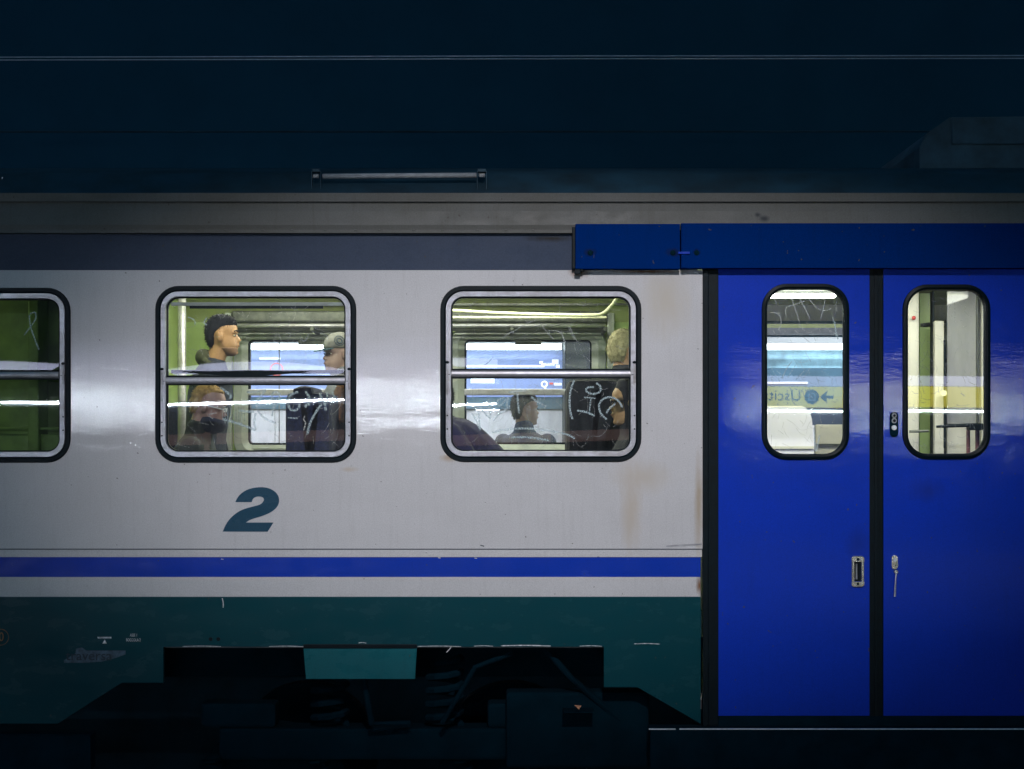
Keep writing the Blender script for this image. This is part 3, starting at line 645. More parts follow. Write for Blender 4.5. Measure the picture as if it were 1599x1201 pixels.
def lparts(d_):
    cx = X(1339.5); cz = Z(892.5)
    ring('handle_surround', cx, cz, 20 / S, 49 / S, 4.5 / S, [(0, .006), (-.3 / S, -.003), (-1.5 / S, -.006), (-4.2 / S, -.006), (-4.6 / S, -.002), (-4.6 / S, .02), (0, .02)], 'chrome', d_)
    G().box((cx - 5.2 / S, .0045, cz - 15.5 / S), (cx + 5.2 / S, .012, cz + 15.5 / S)).build('handle_recess', 'rubber', d_)
    G().box((cx - 10 / S, -.0055, cz + 15 / S), (cx + 10 / S, .01, cz + 22 / S), .0015).box((cx - 10 / S, -.0055, cz - 22 / S), (cx + 10 / S, .01, cz - 16 / S), .0015).build('handle_plate', 'chrome', d_)
    G().tube([(cx - 2.2 / S, -.001, cz - 12 / S), (cx - 2.2 / S, -.001, cz + 12 / S)], 1.4 / S, 8).build('pull_bar', 'alu_dark', d_)
    for s in (19, -19): G().ball((cx, -.006, cz + s / S), (2.1 / S, .004, 2.1 / S), 8).build('screw', 'black', d_)
    for (a, yo, v) in ((1.5, 0, 0),): pass
    ets(0, 1180, 430, 4.004, d_, [[(225, 145), (250, 220), (275, 295)], [(275, 145), (310, 210), (338, 268)], [(335, 150), (380, 200), (430, 220), (475, 205)], [(435, 150), (420, 220), (405, 275)],
        [(95, 230), (145, 245), (160, 300), (140, 345)], [(190, 250), (190, 205), (250, 180), (310, 160)], [(350, 350), (375, 410)], [(165, 645), (195, 580), (225, 540)], [(200, 640), (250, 560)], [(255, 650), (310, 590)], [(300, 640), (340, 580)],
        [(265, 300), (300, 340)], [(95, 320), (130, 380)], [(310, 480), (345, 540)], [(120, 150), (140, 195)], [(430, 320), (520, 380)], [(240, 340), (340, 420)]], 1.1, 'fine')
    ets(0, 1180, 430, 4.004, d_, [[(495, 290), (500, 350), (515, 400)], [(480, 260), (490, 290)], [(400, 1000), (375, 1100), (365, 950)]], 2.6)
def rparts(d_):
    cx = X(1396)
    pl_ = plate('button_plate', [rrect(cx, Z(663), 12.5 / S, 39 / S, 6 / S)], -.003, .008, 'black', d_)
    for v, mm, rr in ((649, 'alu_dark', 4.2), (657, 'alu_dark', 4.6), (668, 'ply', 4.4), (677, 'black', 4)):
        G().tube([(cx, -.009, Z(v)), (cx, .0, Z(v))], [rr * .85 / S, rr / S], 14).build('push_button', mm, d_)
        if v < 660: G().tube([(cx, -.0105, Z(v)), (cx, -.009, Z(v))], rr * .5 / S, 12).build('button_core', 'rubber', d_)
    plate('lock_plate', [rrect(cx + 1 / S, Z(878), 9.5 / S, 22 / S, 4.6 / S)], -.004, .008, 'chrome', d_)
    G().tube([(cx + 1 / S, -.011, Z(874)), (cx + 1 / S, -.004, Z(874))], 3 / S, 12).build('lock_pin', 'ply', d_)
    G().tube([(cx + 1.6 / S, -.014, Z(882)), (cx + 1.6 / S, -.004, Z(882))], 4.2 / S, 14).build('lock_cylinder', 'chrome', d_)
    G().box((cx + 1.2 / S, -.0155, Z(884)), (cx + 2 / S, -.013, Z(880))).build('key_slot', 'rubber', d_)
    G().tube([(cx + 2.8 / S, -.012, Z(893)), (cx + 2.8 / S, .006, Z(893))], 3.2 / S, 12).build('lever_pivot', 'chrome', d_)
    G().tube([(cx + 2.8 / S, -.013, Z(893)), (cx + 1.5 / S, -.015, Z(905)), (cx + .2 / S, -.015, Z(931))], [1.3 / S, 1.3 / S, 1.8 / S], 8).build('lever', 'alu', d_)
    ets(0, 1370, 430, 4.004, d_, [[(440, 220), (480, 160), (485, 290)], [(600, 170), (605, 205)]], .9, 'fine')
door(1122, 1358, 1190.5, 1325.5, 444, 717, lparts)
door(1380, 1622, 1410.5, 1546, 445, 716.5, rparts)
C(G().box((X(1097), -.012, Z(1134)), (X(1106), .035, Z(421.5)), .004).box((X(1106), -.002, Z(1134)), (X(1121.8), .03, Z(421.5)), .003).box((X(1097), .006, Z(421)), (X(1121.8), .03, Z(400)), .003).build('door_post', 'rubber'))
C(G().box((X(1358.2), .010, Z(1120)), (X(1379.8), .034, Z(404)), .004).box((X(1366), .004, Z(1120)), (X(1372), .012, Z(421.5)), .003).build('door_seal', 'rubber'))
C(G().box((X(1622.2), -.005, Z(1120)), (X(1663), .034, Z(421.5)), .004).build('door_post', 'rubber'))
C(G().box((X(1122), .0, Z(1136)), (X(2300), .06, Z(1118.5))).build('door_sill', 'black'))
# step board
C(G().box((X(1013), -.10, Z(1200, -.1)), (X(2300), .06, Z(1139.5, -.1)), .004).build('step_board', 'black'))
C(G().box((X(1013, -.1), -.104, Z(1139.5, -.1)), (X(1055, -.1), -.09, Z(1138.0, -.1))).box((X(1061, -.1), -.104, Z(1139.3, -.1)), (X(2300), -.09, Z(1137.8, -.1))).build('step_edge', 'ply'))
C(G().box((X(UL), -.06, Z(1200)), (X(146), .04, Z(1144.5)), .004).build('step_board', 'black'))
C(G().box((X(UL), -.064, Z(1144.4)), (X(146), -.055, Z(1143.2))).build('step_edge', 'black'))
# ---- underframe and bogie
C(G().box((X(UL), .30, Z(1070)), (X(UR), 2.5, Z(1005)), .01).build('underframe', 'under'))
cv = [(X(474), Z(1011)), (X(651), Z(1011)), (X(648), Z(1060)), (X(478), Z(1060))]
C(plate('cover_plate', [cv], -.004, .02, 'teal_light'))
C(G().box((X(474), -.008, Z(1012.5)), (X(651), .01, Z(1006)), .002).build('cover_hinge', 'rubber'))
bg_ = empty('bogie'); C(bg_)
gg = G().box((X(330), .22, .78), (X(870), .42, .95), .02).box((X(300), .24, .95), (X(420), .40, 1.08), .02).box((X(760), .24, .95), (X(900), .40, 1.08), .02).build('bogie_frame', 'under', bg_)
for ux in (400, 800):
    for yy in (.55, 2.12):
        x = X(ux); g = G().tube([(x, yy, .46), (x, yy + .12, .46)], .46, 36).tube([(x, yy - .025, .46), (x, yy, .46)], [.3, .43], 36); g.build('wheel', 'under', bg_)
    G().tube([(X(ux), .4, .46), (X(ux), 2.4, .46)], .08, 16).build('axle', 'under', bg_)
    G().box((X(ux) - .16, .24, .34), (X(ux) + .16, .42, .62), .03).build('axle_box', 'under', bg_)
    for dx in (-.28, .28):
        pts = [(X(ux) + dx + .06 * math.cos(a * .7), .32 + .06 * math.sin(a * .7), .50 + a * .0062) for a in range(46)]
        G().tube(pts, .014, 6).build('spring', 'under', bg_)
for ux in (505, 690):
    pts = [(X(ux) + .09 * math.cos(a * .7), .30 + .09 * math.sin(a * .7), .96 + a * .0080) for a in range(50)]
    G().tube(pts, .02, 6).build('spring', 'under', bg_)
for a, b_, c in ((560, 600, 1130), (850, 935, 1060)):
    C(G().tube([P(a, 1012, .12), P((a + b_) / 2, c, .12), P(b_ + 40, 1130, .16)], .018, 8).build('air_hose', 'under'))
C(G().tube([P(690, 1130, .1), P(742, 1042, .1), P(800, 1020, .1)], .014, 8).build('air_hose', 'under'))
C(G().box(P(790, 1200, .14), P(1010, 1074, .3), .02).build('equipment_box', 'under'))
tag(G().add([P(897, 1101, -.01), P(908, 1102, -.012), P(904, 1108, -.01), P(902, 1106, -.008)], [(0, 1, 2), (0, 2, 3)]).build('leaf', 'leaf'), 'tiny dry orange leaf caught on the underframe right of the bogie', 'leaf')
bpy.data.objects['leaf'].modifiers.new('thick', 'SOLIDIFY').thickness = .001
C(G().box(P(880, 1112, .0), P(925, 1106, .15), .004).build('bracket', 'under'))

# ------------------------------------------------------------------ inside the carriage
FZ = 1.45; YF = 2.74; XP = -2.25; XQ = .97
C(G().box((X(UL), .06, FZ - .05), (XQ, YF, FZ)).build('floor', 'floor'))
C(G().box((XQ, .06, 1.08), (X(UR), YF, 1.13)).build('vestibule_floor', 'floor'))
# far wall
fh = []; FWIN = []
for u0, v0, v1 in WIN:
    cx, cz, w_, h_, r = wouts(u0, v0, v1, 14); cx -= .04; cz -= .012; h_ -= .025
    fh.append(rrect(cx, cz, w_, h_, r)); FWIN.append((cx, cz, w_, h_, r))
C(plate('inner_wall', [[(X(UL), 3.5), (XQ, 3.5), (XQ, FZ), (X(UL), FZ)]] + fh, YF, YF + .03, 'green'))
C(plate('outer_wall', [[(X(UL), 3.75), (XQ, 3.75), (XQ, 1.0), (X(UL), 1.0)]] + fh, YF + .031, YF + .06, 'white'))
for cx, cz, w_, h_, r in FWIN:
    wn = empty('window'); C(wn); wn.matrix_parent_inverse = carI; k = 1 / 230
    ring('inner_frame', cx, cz, w_, h_, r, [(14 * k, YF), (13 * k, YF - .02), (1 * k, YF - .025), (-9 * k, YF - .012), (-9 * k, YF + .04), (14 * k, YF + .0)], 'int_grey', wn)
    ring('seal', cx, cz, w_, h_, r, [(-9 * k, YF - .01), (-12 * k, YF - .01), (-12 * k, YF + .04), (-9 * k, YF + .04)], 'rubber', wn)
    G().box((cx - w_ / 2 + 9 * k, YF - .02, cz - .022), (cx + w_ / 2 - 9 * k, YF + .03, cz + .022), .006).build('middle_rail', 'alu', wn)
    pane('upper_pane', cx, cz + h_ / 4, w_ - 20 * k, h_ / 2 - 12 * k, .05, YF + .015, lambda x, z: 0, 'glass_far', wn, 4, 10)
    pane('lower_pane', cx, cz - h_ / 4, w_ - 20 * k, h_ / 2 - 12 * k, .05, YF + .015, lambda x, z: 0, 'glass_far', wn, 4, 10)
    G().box((cx - w_ / 2 - .115, YF - .055, cz - h_ / 2 - .2), (cx - w_ / 2 - .067, YF, 3.37), .006).box((cx + w_ / 2 + .067, YF - .055, cz - h_ / 2 - .2), (cx + w_ / 2 + .115, YF, 3.37), .006).build('window_post', 'int_grey', wn)
    # blind box above the window
    G().box((cx - w_ / 2 - .06, YF - .09, cz + h_ / 2 + .075), (cx + w_ / 2 + .06, YF, cz + h_ / 2 + .155), .012).build('blind_box', 'rack', wn)
    G().box((cx - .09, YF - .04, cz + h_ / 2 - .075), (cx + .09, YF - .01, cz + h_ / 2 - .045), .004).build('blind_handle', 'rack', wn)
# luggage rack on the far wall
for (x0, x1) in ((XP + .35, -.75), (-.62, .62)):
    zr = 3.25
    lr = empty('luggage_rack'); C(lr); lr.matrix_parent_inverse = carI
    G().tube([(x0, 2.34, zr), (x1, 2.34, zr)], .014, 10).build('rack_bar', 'alu', lr, True)
    for i in range(5): G().tube([(x0, 2.41 + i * .07, zr - .01), (x1, 2.41 + i * .07, zr - .01)], .007, 6).build('rack_rod', 'rack', lr)
    for xx in (x0, (x0 + x1) / 2, x1): G().box((xx - .012, 2.33, zr - .035), (xx + .012, YF, zr - .008), .003).build('rack_arm', 'rack', lr)
# ceiling with cove
prf = [(YF, 3.30), (YF - .05, 3.36), (2.5, 3.43), (2.2, 3.50), (1.9, 3.54), (.95, 3.54), (.6, 3.50), (.3, 3.42), (.07, 3.34)]
v = [(x, y, z) for x in (X(UL), XQ) for y, z in prf] + [(x, y, z + .02) for x in (X(UL), XQ) for y, z in prf]; K = len(prf)
C(mk('ceiling', v, [(i, i + 1, K + i + 1, K + i) for i in range(K - 1)] + [(2 * K + i, 2 * K + i + 1, 3 * K + i + 1, 3 * K + i) for i in range(K - 1)], 'olive', None, True))
C(G().box((XP, 2.16, 3.487), (XQ - .02, 2.18, 3.503)).box((XP, 2.54, 3.40), (XQ - .02, 2.56, 3.415)).build('ceiling_trim', 'rack'))
for i, (x0, x1) in enumerate(((-2.0, -.9), (-.7, .45))):
    for yy in (1.0, 1.75):
        l_ = C(G().box((x0, yy - .05, 3.50), (x1, yy + .05, 3.535), .01).build('ceiling_lamp', 'tube_in'))
# bulkheads
C(G().box((XP - .03, .07, FZ), (XP, YF, 3.5), .0).build('bulkhead', 'green'))
C(G().box((XQ - .03, .07, 1.1), (XQ, 1.0, 3.5), .0).box((XQ - .03, 1.75, 1.1), (XQ, YF, 3.5)).box((XQ - .03, 1.0, 3.2), (XQ, 1.75, 3.5)).build('bulkhead', 'green'))
for xx in (-1.98, -1.60): C(G().box((xx, YF - .006, FZ), (xx + .006, YF, 3.4)).build('panel_joint', 'rack'))
C(G().box((XP, 1.1, FZ), (XP + .006, 1.108, 3.4)).build('panel_joint', 'rack'))
# poles, hand rails
pw = P(284, 600, 1.9)
C(G().tube([(pw.x, 1.9, FZ), (pw.x, 1.9, 3.53)], .027, 14).build('stanchion', 'alu', None, True))
yr = 1.9
C(G().tube(smooth_path([P(640, 483, yr), P(705, 485, yr), P(780, 489, yr), P(860, 491.5, yr), P(925, 492, yr), P(942, 489, yr), P(954, 478, yr), P(964, 464, yr), P(975, 448, yr)], 5), .0115, 10).build('hand_rail', 'cream_rail', None, True))
C(G().box(P(700, 497, 2.1), P(948, 493.5, 2.1) + Vector((0, .03, 0)), .003).build('lamp_ledge', 'cream_rail'))
# near inner lining round the windows, green edge behind frames
C(plate('inner_lining', [[(X(UL), 3.4), (XQ, 3.4), (XQ, FZ), (X(UL), FZ)]] + [rrect(*(lambda c: (c[0], c[1], c[2], c[3], c[4]))(wouts(a, b_, c_, 15))) for a, b_, c_ in WIN], .052, .07, 'int_grey'))
# dark lavatory compartment behind the left window
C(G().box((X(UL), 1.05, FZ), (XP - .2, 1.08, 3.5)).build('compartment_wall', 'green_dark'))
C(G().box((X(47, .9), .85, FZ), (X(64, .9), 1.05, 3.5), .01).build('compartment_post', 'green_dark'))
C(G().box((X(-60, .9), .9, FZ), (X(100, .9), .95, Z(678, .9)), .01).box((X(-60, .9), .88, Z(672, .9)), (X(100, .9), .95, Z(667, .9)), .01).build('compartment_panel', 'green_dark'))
C(G().box((-4.3, .4, 3.44), (-3.4, .46, 3.46)).build('ceiling_lamp', emit('added_green_fill', (.9, 1, .5), 30.0)))  # unseen lamp added to brighten the green compartment

# seats
def seat(x, y, face, mat, w_=.52, top=2.72, rot=0):
    s_ = empty('seat'); C(s_); s_.matrix_parent_inverse = carI
    f = 1 if face > 0 else -1
    G().box((x, y, FZ + .32), (x + f * .46, y + w_, FZ + .45), .04).build('seat_cushion', mat, s_)
    g = G().box((-.06, 0, 0), (.06, w_, top - FZ - .42), .045)
    g.xf(Matrix.Translation((x - f * .04, y, FZ + .42)) @ Matrix.Rotation(-f * .10, 4, 'Y')).build('seat_back', mat, s_)
    g = G().box((x + .05 * f, y + .06, FZ), (x + .36 * f, y + w_ - .06, FZ + .32), .01).build('seat_base', 'rack', s_)
    return s_
for y in (.12, 1.95):
    seat(-2.04, y, 1, 'seat_navy')
seat(X(366, 2.2) - .12, 2.08, 1, 'seat_navy', .6, 2.66)
seat(-1.155, .12, -1, 'seat_navy', .52, 2.74); seat(-.98, .12, 1, 'seat_navy', .52, 2.78)
seat(.36, .72, -1, 'seat_dark', .52, 2.82)
# big dark double seat back block (headrests joined by a cover)
C(G().box((X(885, .8), .72, FZ + .4), (X(970, .8), 1.2, Z(592, .8)), .06).build('headrest_cover', 'seat_dark'))
C(G().box((X(459, .5), .12, FZ + .4), (X(528, .5), .62, Z(615, .5)), .05).build('headrest_cover', 'seat_navy'))
seat(.86, .12, -1, 'seat_dark', .5, 2.35)
# white window ledge table
C(G().box(P(395, 703, 2.6), P(640, 699, 2.6) + Vector((0, .12, 0)), .004).build('window_ledge', 'int_grey'))

# vestibule
C(G().box((XQ, .07, 3.42), (X(UR), YF, 3.45)).build('vestibule_ceiling', 'olive'))
C(G().box((X(1202, 1.1), 1.07, 3.325), (X(1304, 1.1), 1.13, 3.343), .008).build('ceiling_lamp', 'tube_vest'))
C(G().box((X(1202, 1.1), 1.0, 3.345), (X(1304, 1.1), 1.2, 3.42), .01).build('lamp_housing', 'int_grey'))
C(G().box((1.15, .38, 3.39), (2.9, .62, 3.418), .01).build('ceiling_lamp', 'tube_vest'))  # unseen strip added to light the partition from the front
C(G().box((1.1, .70, 3.39), (2.9, .80, 3.418), .01).build('ceiling_lamp', 'tube_vest'))  # second hidden strip added to brighten the vestibule
# far side door opening of the vestibule
yv = YF
C(G().box((XQ, yv, Z(503, yv)), (X(1420, yv), yv + .06, 3.6)).build('far_door_header', 'wall_white'))
C(G().box((XQ, yv - .05, Z(506, yv)), (X(1420, yv), yv - .002, Z(502, yv))).build('far_door_track', 'strip_teal'))
C(G().box((XQ, yv, 1.1), (X(1420, yv), yv + .06, Z(703, yv))).build('far_door_base', 'int_grey'))
C(G().box((X(1420, yv), yv, 1.1), (X(UR), yv + .06, 3.6)).build('far_wall_panel', 'cream'))
# white cabinet with a rounded corner, behind the left door glass
yc = 1.6
cb = [(X(1100, yc), Z(634, yc)), (X(1252, yc), Z(634, yc)), (X(1259, yc), Z(637, yc)), (X(1265, yc), Z(645, yc)), (X(1268, yc), Z(655, yc)), (X(1271, yc), Z(705, yc)), (X(1271, yc), 1.13), (X(1100, yc), 1.13)]
C(plate('cabinet', [cb], yc, yc + .4, 'wall_white'))
C(plate('cabinet_rail', [[(X(1100, yc), Z(697, yc)), (X(1270, yc), Z(697, yc)), (X(1270, yc), Z(701, yc)), (X(1100, yc), Z(701, yc))]], yc - .015, yc - .001, 'cream'))
C(G().box((X(1271, 1.9), 1.85, 1.13), (X(1330, 1.9), 1.9, Z(663, 1.9)), .01).build('low_panel', 'cream'))
C(G().box((X(1240, 1.9), 1.86, Z(664, 1.9)), (X(1330, 1.9), 1.9, Z(636, 1.9)), .004).build('grey_blue_panel', 'slate'))
C(G().box((X(1271, 1.9), 1.82, Z(695, 1.9)), (X(1330, 1.9), 1.85, Z(693, 1.9))).build('panel_trim', 'rack'))
# partition with its glazed door behind the right door glass
yp = 1.25
def vb(u0, u1, v0, v1, d0, d1, mat, nm, bev=.004):
    return C(G().box((X(u0, yp + d0), yp + d0, Z(v1, yp)), (X(u1, yp + d0), yp + d1, Z(v0, yp)), bev).build(nm, mat))
vb(1405, 1436, 452, 1110, 0, .5, 'cream', 'column', .02)
vb(1436, 1456, 452, 1110, .25, .3, 'green', 'partition_panel')
vb(1456, 1459.5, 452, 1110, .1, .16, 'rubber', 'door_gap')
vb(1459.5, 1474, 500, 1110, .06, .12, 'cream', 'door_stile')
vb(1474, 1477.5, 530, 700, .05, .1, 'rubber', 'stile_seal')
vb(1479, 1526, 452, 662, .10, .112, 'frost', 'partition_glass')
vb(1526, 1528, 452, 720, .07, .12, 'rack', 'glass_edge'); vb(1533, 1545, 452, 1110, .06, .14, 'cream', 'door_stile')
vb(1479, 1526, 664, 1110, .10, .13, 'cream', 'lower_panel')
C(G().tube([P(1462, 666.5, 1.12), P(1512, 664, 1.1), P(1519, 664, 1.1)], [.008, .012, .012], 10).box(P(1514, 672, 1.08), P(1530, 661, 1.16), .01).build('door_lever', 'rubber'))
for u in (1512, 1526): C(G().tube([P(u, 672, 1.15), P(u, 720, 1.15)], .012, 8).build('maroon_post', 'maroon'))
C(G().tube([P(1420, 674, 1.2), P(1450, 673, 1.2)], .008, 8).build('grab_bar', 'rack'))
C(G().ball(P(1427, 496.5, 1.22), .013, 10).build('alarm_knob', 'red'))
C(G().tube([P(1474, 614, 1.28), P(1474, 614, 1.2)], .018, 10).build('latch_knob', 'cream_rail'))
C(G().box(P(1440, 512, 1.5), P(1476, 505, 1.5) + Vector((0, .3, 0)), .004).tube([P(1437, 508, 1.5), P(1477, 502, 1.5)], .01, 8).build('door_closer', 'rack'))

# ------------------------------------------------------------------ people
def fuse(shapes, voxel, name, mat, parent, smooth=3):
    """one continuous surface out of overlapping volumes"""
    tuft = name == 'hair'; g = shapes; me = bpy.data.meshes.new('tmp'); me.from_pydata([tuple(p) for p in g.v], [], g.f); me.update()
    bm = bmesh.new(); bm.from_mesh(me); bmesh.ops.recalc_face_normals(bm, faces=bm.faces); bm.to_mesh(me); bm.free()
    t = bpy.data.objects.new('tmp', me); COL.objects.link(t)
    r_ = t.modifiers.new('r', 'REMESH'); r_.mode = 'VOXEL'; r_.voxel_size = voxel; r_.use_smooth_shade = True
    if smooth: s_ = t.modifiers.new('s', 'SMOOTH'); s_.iterations = smooth; s_.factor = .5
    bpy.context.view_layer.update()
    out = bpy.data.meshes.new_from_object(t.evaluated_get(bpy.context.evaluated_depsgraph_get()))
    if tuft:
        rr = random.Random(len(out.vertices)); vs = [v.co.copy() for v in out.vertices]; ns = [v.normal.copy() for v in out.vertices]; fs = [tuple(p.vertices) for p in out.polygons]
        for i in rr.sample(range(len(vs)), min(420, len(vs))):
            p = vs[i]; nn = ns[i]; d_ = (nn * .55 + Vector((rr.uniform(-.7, .3), rr.uniform(-.4, .4), -.55 + rr.uniform(-.4, .6)))).normalized()
            a = nn.cross(d_); a = a.normalized() if a.length > .01 else Vector((0, 1, 0)); L_ = rr.uniform(.005, .011); q = len(vs)
            vs += [p + a * .0035, p - a * .0035, p + nn * .004, p + d_ * L_ + nn * .004]; fs += [(q, q + 1, q + 3), (q + 1, q + 2, q + 3), (q + 2, q, q + 3)]
        out = bpy.data.meshes.new(name); out.from_pydata(vs, [], fs); out.update()
    bpy.data.objects.remove(t); out.name = name; out.materials.clear(); out.materials.append(mat)
    out.polygons.foreach_set('use_smooth', [True] * len(out.polygons))
    o = bpy.data.objects.new(name, out); COL.objects.link(o); o.parent = parent; return o
def loft(g, rows, n=20):
    """rows: (z, front x, back x, half width); egg-shaped slices facing +X"""
    v = []; k0 = 0
    for z, fx_, bx_, hw in rows:
        cx = (fx_ + bx_) / 2; rx = (fx_ - bx_) / 2
        for k in range(n):
            a = 2 * math.pi * k / n; c = math.cos(a); s = math.sin(a)
            v.append(Vector((cx + rx * c, hw * math.copysign(abs(s) ** .9, s) * (1 - .12 * max(0, c)), z)))
    f = [(i * n + k, i * n + (k + 1) % n, (i + 1) * n + (k + 1) % n, (i + 1) * n + k) for i in range(len(rows) - 1) for k in range(n)]
    f += [tuple(range(n)), tuple((len(rows) - 1) * n + k for k in range(n))]
    g.add(v, f)
HEAD = [(-.004, .060, .012, .018), (.004, .074, .0, .032), (.018, .082, -.022, .044), (.035, .080, -.045, .054), (.048, .083, -.06, .059), (.060, .084, -.072, .063), (.078, .080, -.086, .067),
        (.098, .076, -.094, .070), (.116, .070, -.099, .073), (.132, .078, -.102, .075), (.150, .082, -.104, .077), (.172, .078, -.102, .077), (.195, .064, -.094, .071), (.213, .044, -.08, .060), (.227, .018, -.058, .043), (.235, -.012, -.035, .02)]
def head_shapes():
    g = G(); loft(g, HEAD)
    # nose, lips, brow, chin, ears
    v = [(.072, 0, .128), (.078, .010, .112), (.078, -.010, .112), (.108, 0, .088), (.100, .013, .082), (.100, -.013, .082), (.078, .017, .078), (.078, -.017, .078), (.076, 0, .072), (.05, 0, .1)]
    g.add(v, [(0, 1, 3), (0, 3, 2), (1, 4, 3), (2, 3, 5), (1, 6, 4), (2, 5, 7), (4, 6, 8), (5, 8, 7), (3, 4, 8), (3, 8, 5), (0, 9, 1), (0, 2, 9), (1, 9, 6), (2, 7, 9), (6, 9, 8), (7, 8, 9)])
    g.ball((.084, 0, .060), (.009, .020, .006), 10); g.ball((.082, 0, .049), (.009, .018, .006), 10); g.ball((.072, 0, .012), (.014, .018, .012), 10)
    for s in (-1, 1):
        g.ball((.070, s * .030, .135), (.012, .022, .007), 8)
        g.ball((-.014, s * .083, .108), (.019, .014, .033), 12); g.ball((-.020, s * .090, .122), (.016, .009, .018), 10)
    return g
HAIR = {
 'short': [(.045, -.060, -.092, .050), (.07, -.045, -.104, .064), (.084, -.040, -.110, .074), (.105, -.036, -.114, .077), (.13, -.026, -.118, .080), (.146, .012, -.12, .082), (.166, .052, -.121, .083), (.180, .076, -.119, .081), (.197, .079, -.112, .077), (.214, .070, -.102, .069), (.229, .052, -.086, .058), (.240, .030, -.068, .042), (.247, .006, -.045, .024), (.250, -.008, -.03, .01)],
 'bob': [(.0, -.03, -.115, .085), (.04, -.015, -.128, .094), (.09, .0, -.135, .099), (.13, .02, -.137, .099), (.16, .045, -.136, .098), (.19, .080, -.13, .092), (.22, .07, -.11, .078), (.245, .035, -.08, .055), (.258, -.01, -.04, .02)],
 'thin': [(.06, -.06, -.10, .055), (.10, -.035, -.108, .078), (.13, -.015, -.112, .081), (.16, .0, -.112, .081), (.185, .05, -.108, .078), (.21, .058, -.095, .068), (.228, .03, -.07, .05), (.242, -.01, -.04, .025)],
 'hood': [(-.03, .02, -.10, .095), (.02, .035, -.125, .105), (.07, .04, -.14, .108), (.12, .045, -.145, .108), (.16, .055, -.143, .106), (.20, .06, -.13, .096), (.235, .045, -.105, .075), (.262, .0, -.06, .04)]}
CAPR = [(.150, .090, -.114, .086), (.17, .092, -.116, .088), (.195, .088, -.112, .086), (.22, .072, -.098, .075), (.245, .040, -.07, .055), (.258, -.005, -.03, .02)]
FIG = {}
def figure(label, x, y, floor, face, pose='stand', H=1.75, lean=0, hyaw=0, hpitch=0, skin=(.45, .24, .14), hair='short', haircol=(.015, .012, .012), coat=(.02, .03, .06), trousers=(.02, .02, .03), extra=None, headdx=0, arms='down', group='passengers seen through the windows', collar=.25):
    p = empty('person', (x, y, floor)); tag(p, label, 'person', group)
    skin = tuple(c * q for c, q in zip(skin, (.78, .80, .92))); ms = simple('skin', skin, .5, 0, .08, 25); mh = simple('hair', haircol, .8, 0, .2, 50, .35, .12); mc = simple('coat_cloth', coat, .85, 0, .25, 14, .5); mt = simple('trouser_cloth', trousers, .9, 0, .2, 20, .3)
    k = H / 1.75
    seat_z = .53; hip = .93 * k if pose == 'stand' else seat_z
    up = Matrix.Translation((0, 0, hip)) @ Matrix.Rotation(R(lean), 4, 'Y')          # lean forward about the hip
    T = k if pose == 'stand' else 1.0
    sh = .50 * T; nk = .54 * T; chin = .598 * T
    def U(a): return up @ Vector(a)
    hd_ = up @ Matrix.Translation((.02 + headdx, 0, chin)) @ Matrix.Rotation(R(-lean), 4, 'Y') @ Matrix.Rotation(R(hyaw), 4, 'Z') @ Matrix.Rotation(R(hpitch), 4, 'Y')
    rows = [(-.10, .09, -.10, .15), (0, .105, -.12, .17), (.12, .095, -.10, .145), (.25, .10, -.11, .155), (.36, .11, -.115, .17), (.45, .09, -.10, .18), (sh / T + .005, .06, -.075, .165), (.535, .045, -.055, .09), (.56, .04, -.05, .05)]
    def torso(gr):
        g = G(); loft(g, [(z * T, f + gr, b_ - gr, h_ + gr) for z, f, b_, h_ in rows], 18); return g.xf(up)
    def arms_(gr, g):
        for s in (-1, 1):
            a = U((0, s * .185, sh - .03));
            if pose == 'stand' and arms == 'down': e = U((-.02, s * .235, sh - .30)); h2_ = U((.08, s * .235, sh - .54))
            else: e = U((.06, s * .24, sh - .29)); h2_ = a + Vector((.32 if pose == 'sit' else .25, -s * .06, -.32))
            g.caps(a, e, .052 + gr, .042 + gr); g.caps(e, e.lerp(h2_, .9), .041 + gr, .030 + gr)
            if not gr:
                g.caps(h2_.lerp(e, .1), h2_, .028, .026)
                d_ = (h2_ - e).normalized(); sd = Vector((0, 1, 0)) if abs(d_.y) < .9 else Vector((1, 0, 0)); dn = d_.cross(sd).normalized()
                g.caps(h2_, h2_ + d_ * .06, .026, .030)
                for q in range(4):
                    b0 = h2_ + d_ * .075 + sd * (q - 1.5) * .020; ln = (.062, .075, .072, .055)[q]
                    m1 = b0 + d_ * ln * .5; g.caps(b0, m1, .0095, .009); g.caps(m1, m1 + (d_ * .8 + dn * .6) * ln * .5, .009, .008)
                t0 = h2_ + d_ * .02 - sd * s * .028; g.caps(t0, t0 + (d_ - sd * s * .7).normalized() * .05, .011, .009)
        return g
    def legs(gr):
        g = G()
        for s in (-1, 1):
            if pose == 'stand': a = Vector((0, s * .095, hip - .02)); kn = Vector((.02, s * .10, .50 * k)); an = Vector((-.01, s * .10, .08))
            else: a = Vector((.02, s * .10, hip)); kn = Vector((.44, s * .12, .50)); an = Vector((.40, s * .12, .08))
            g.caps(a, kn, .085 + gr, .055 + gr); g.caps(kn, an, .055 + gr, .038 + gr)
            if not gr: g.caps(an - Vector((.03, 0, .03)), an + Vector((.16, 0, -.045)), .04, .032)
        return g
    g = head_shapes().xf(hd_); t_ = torso(0); g.add(t_.v, t_.f); arms_(0, g); l_ = legs(0); g.add(l_.v, l_.f)
    c0 = hd_ @ Vector((-.03, 0, .05)); g.caps(U((-.01, 0, nk - .03)), c0, .062, .056)
    fuse(g, .0075, 'body', ms, p, 2)
    g = torso(.025); arms_(.018, g)
    cb_ = U((-.01, 0, nk + .005)); g.caps(cb_ - Vector((0, 0, .03)), cb_ + (c0 - cb_) * collar, .082, .078)       # collar
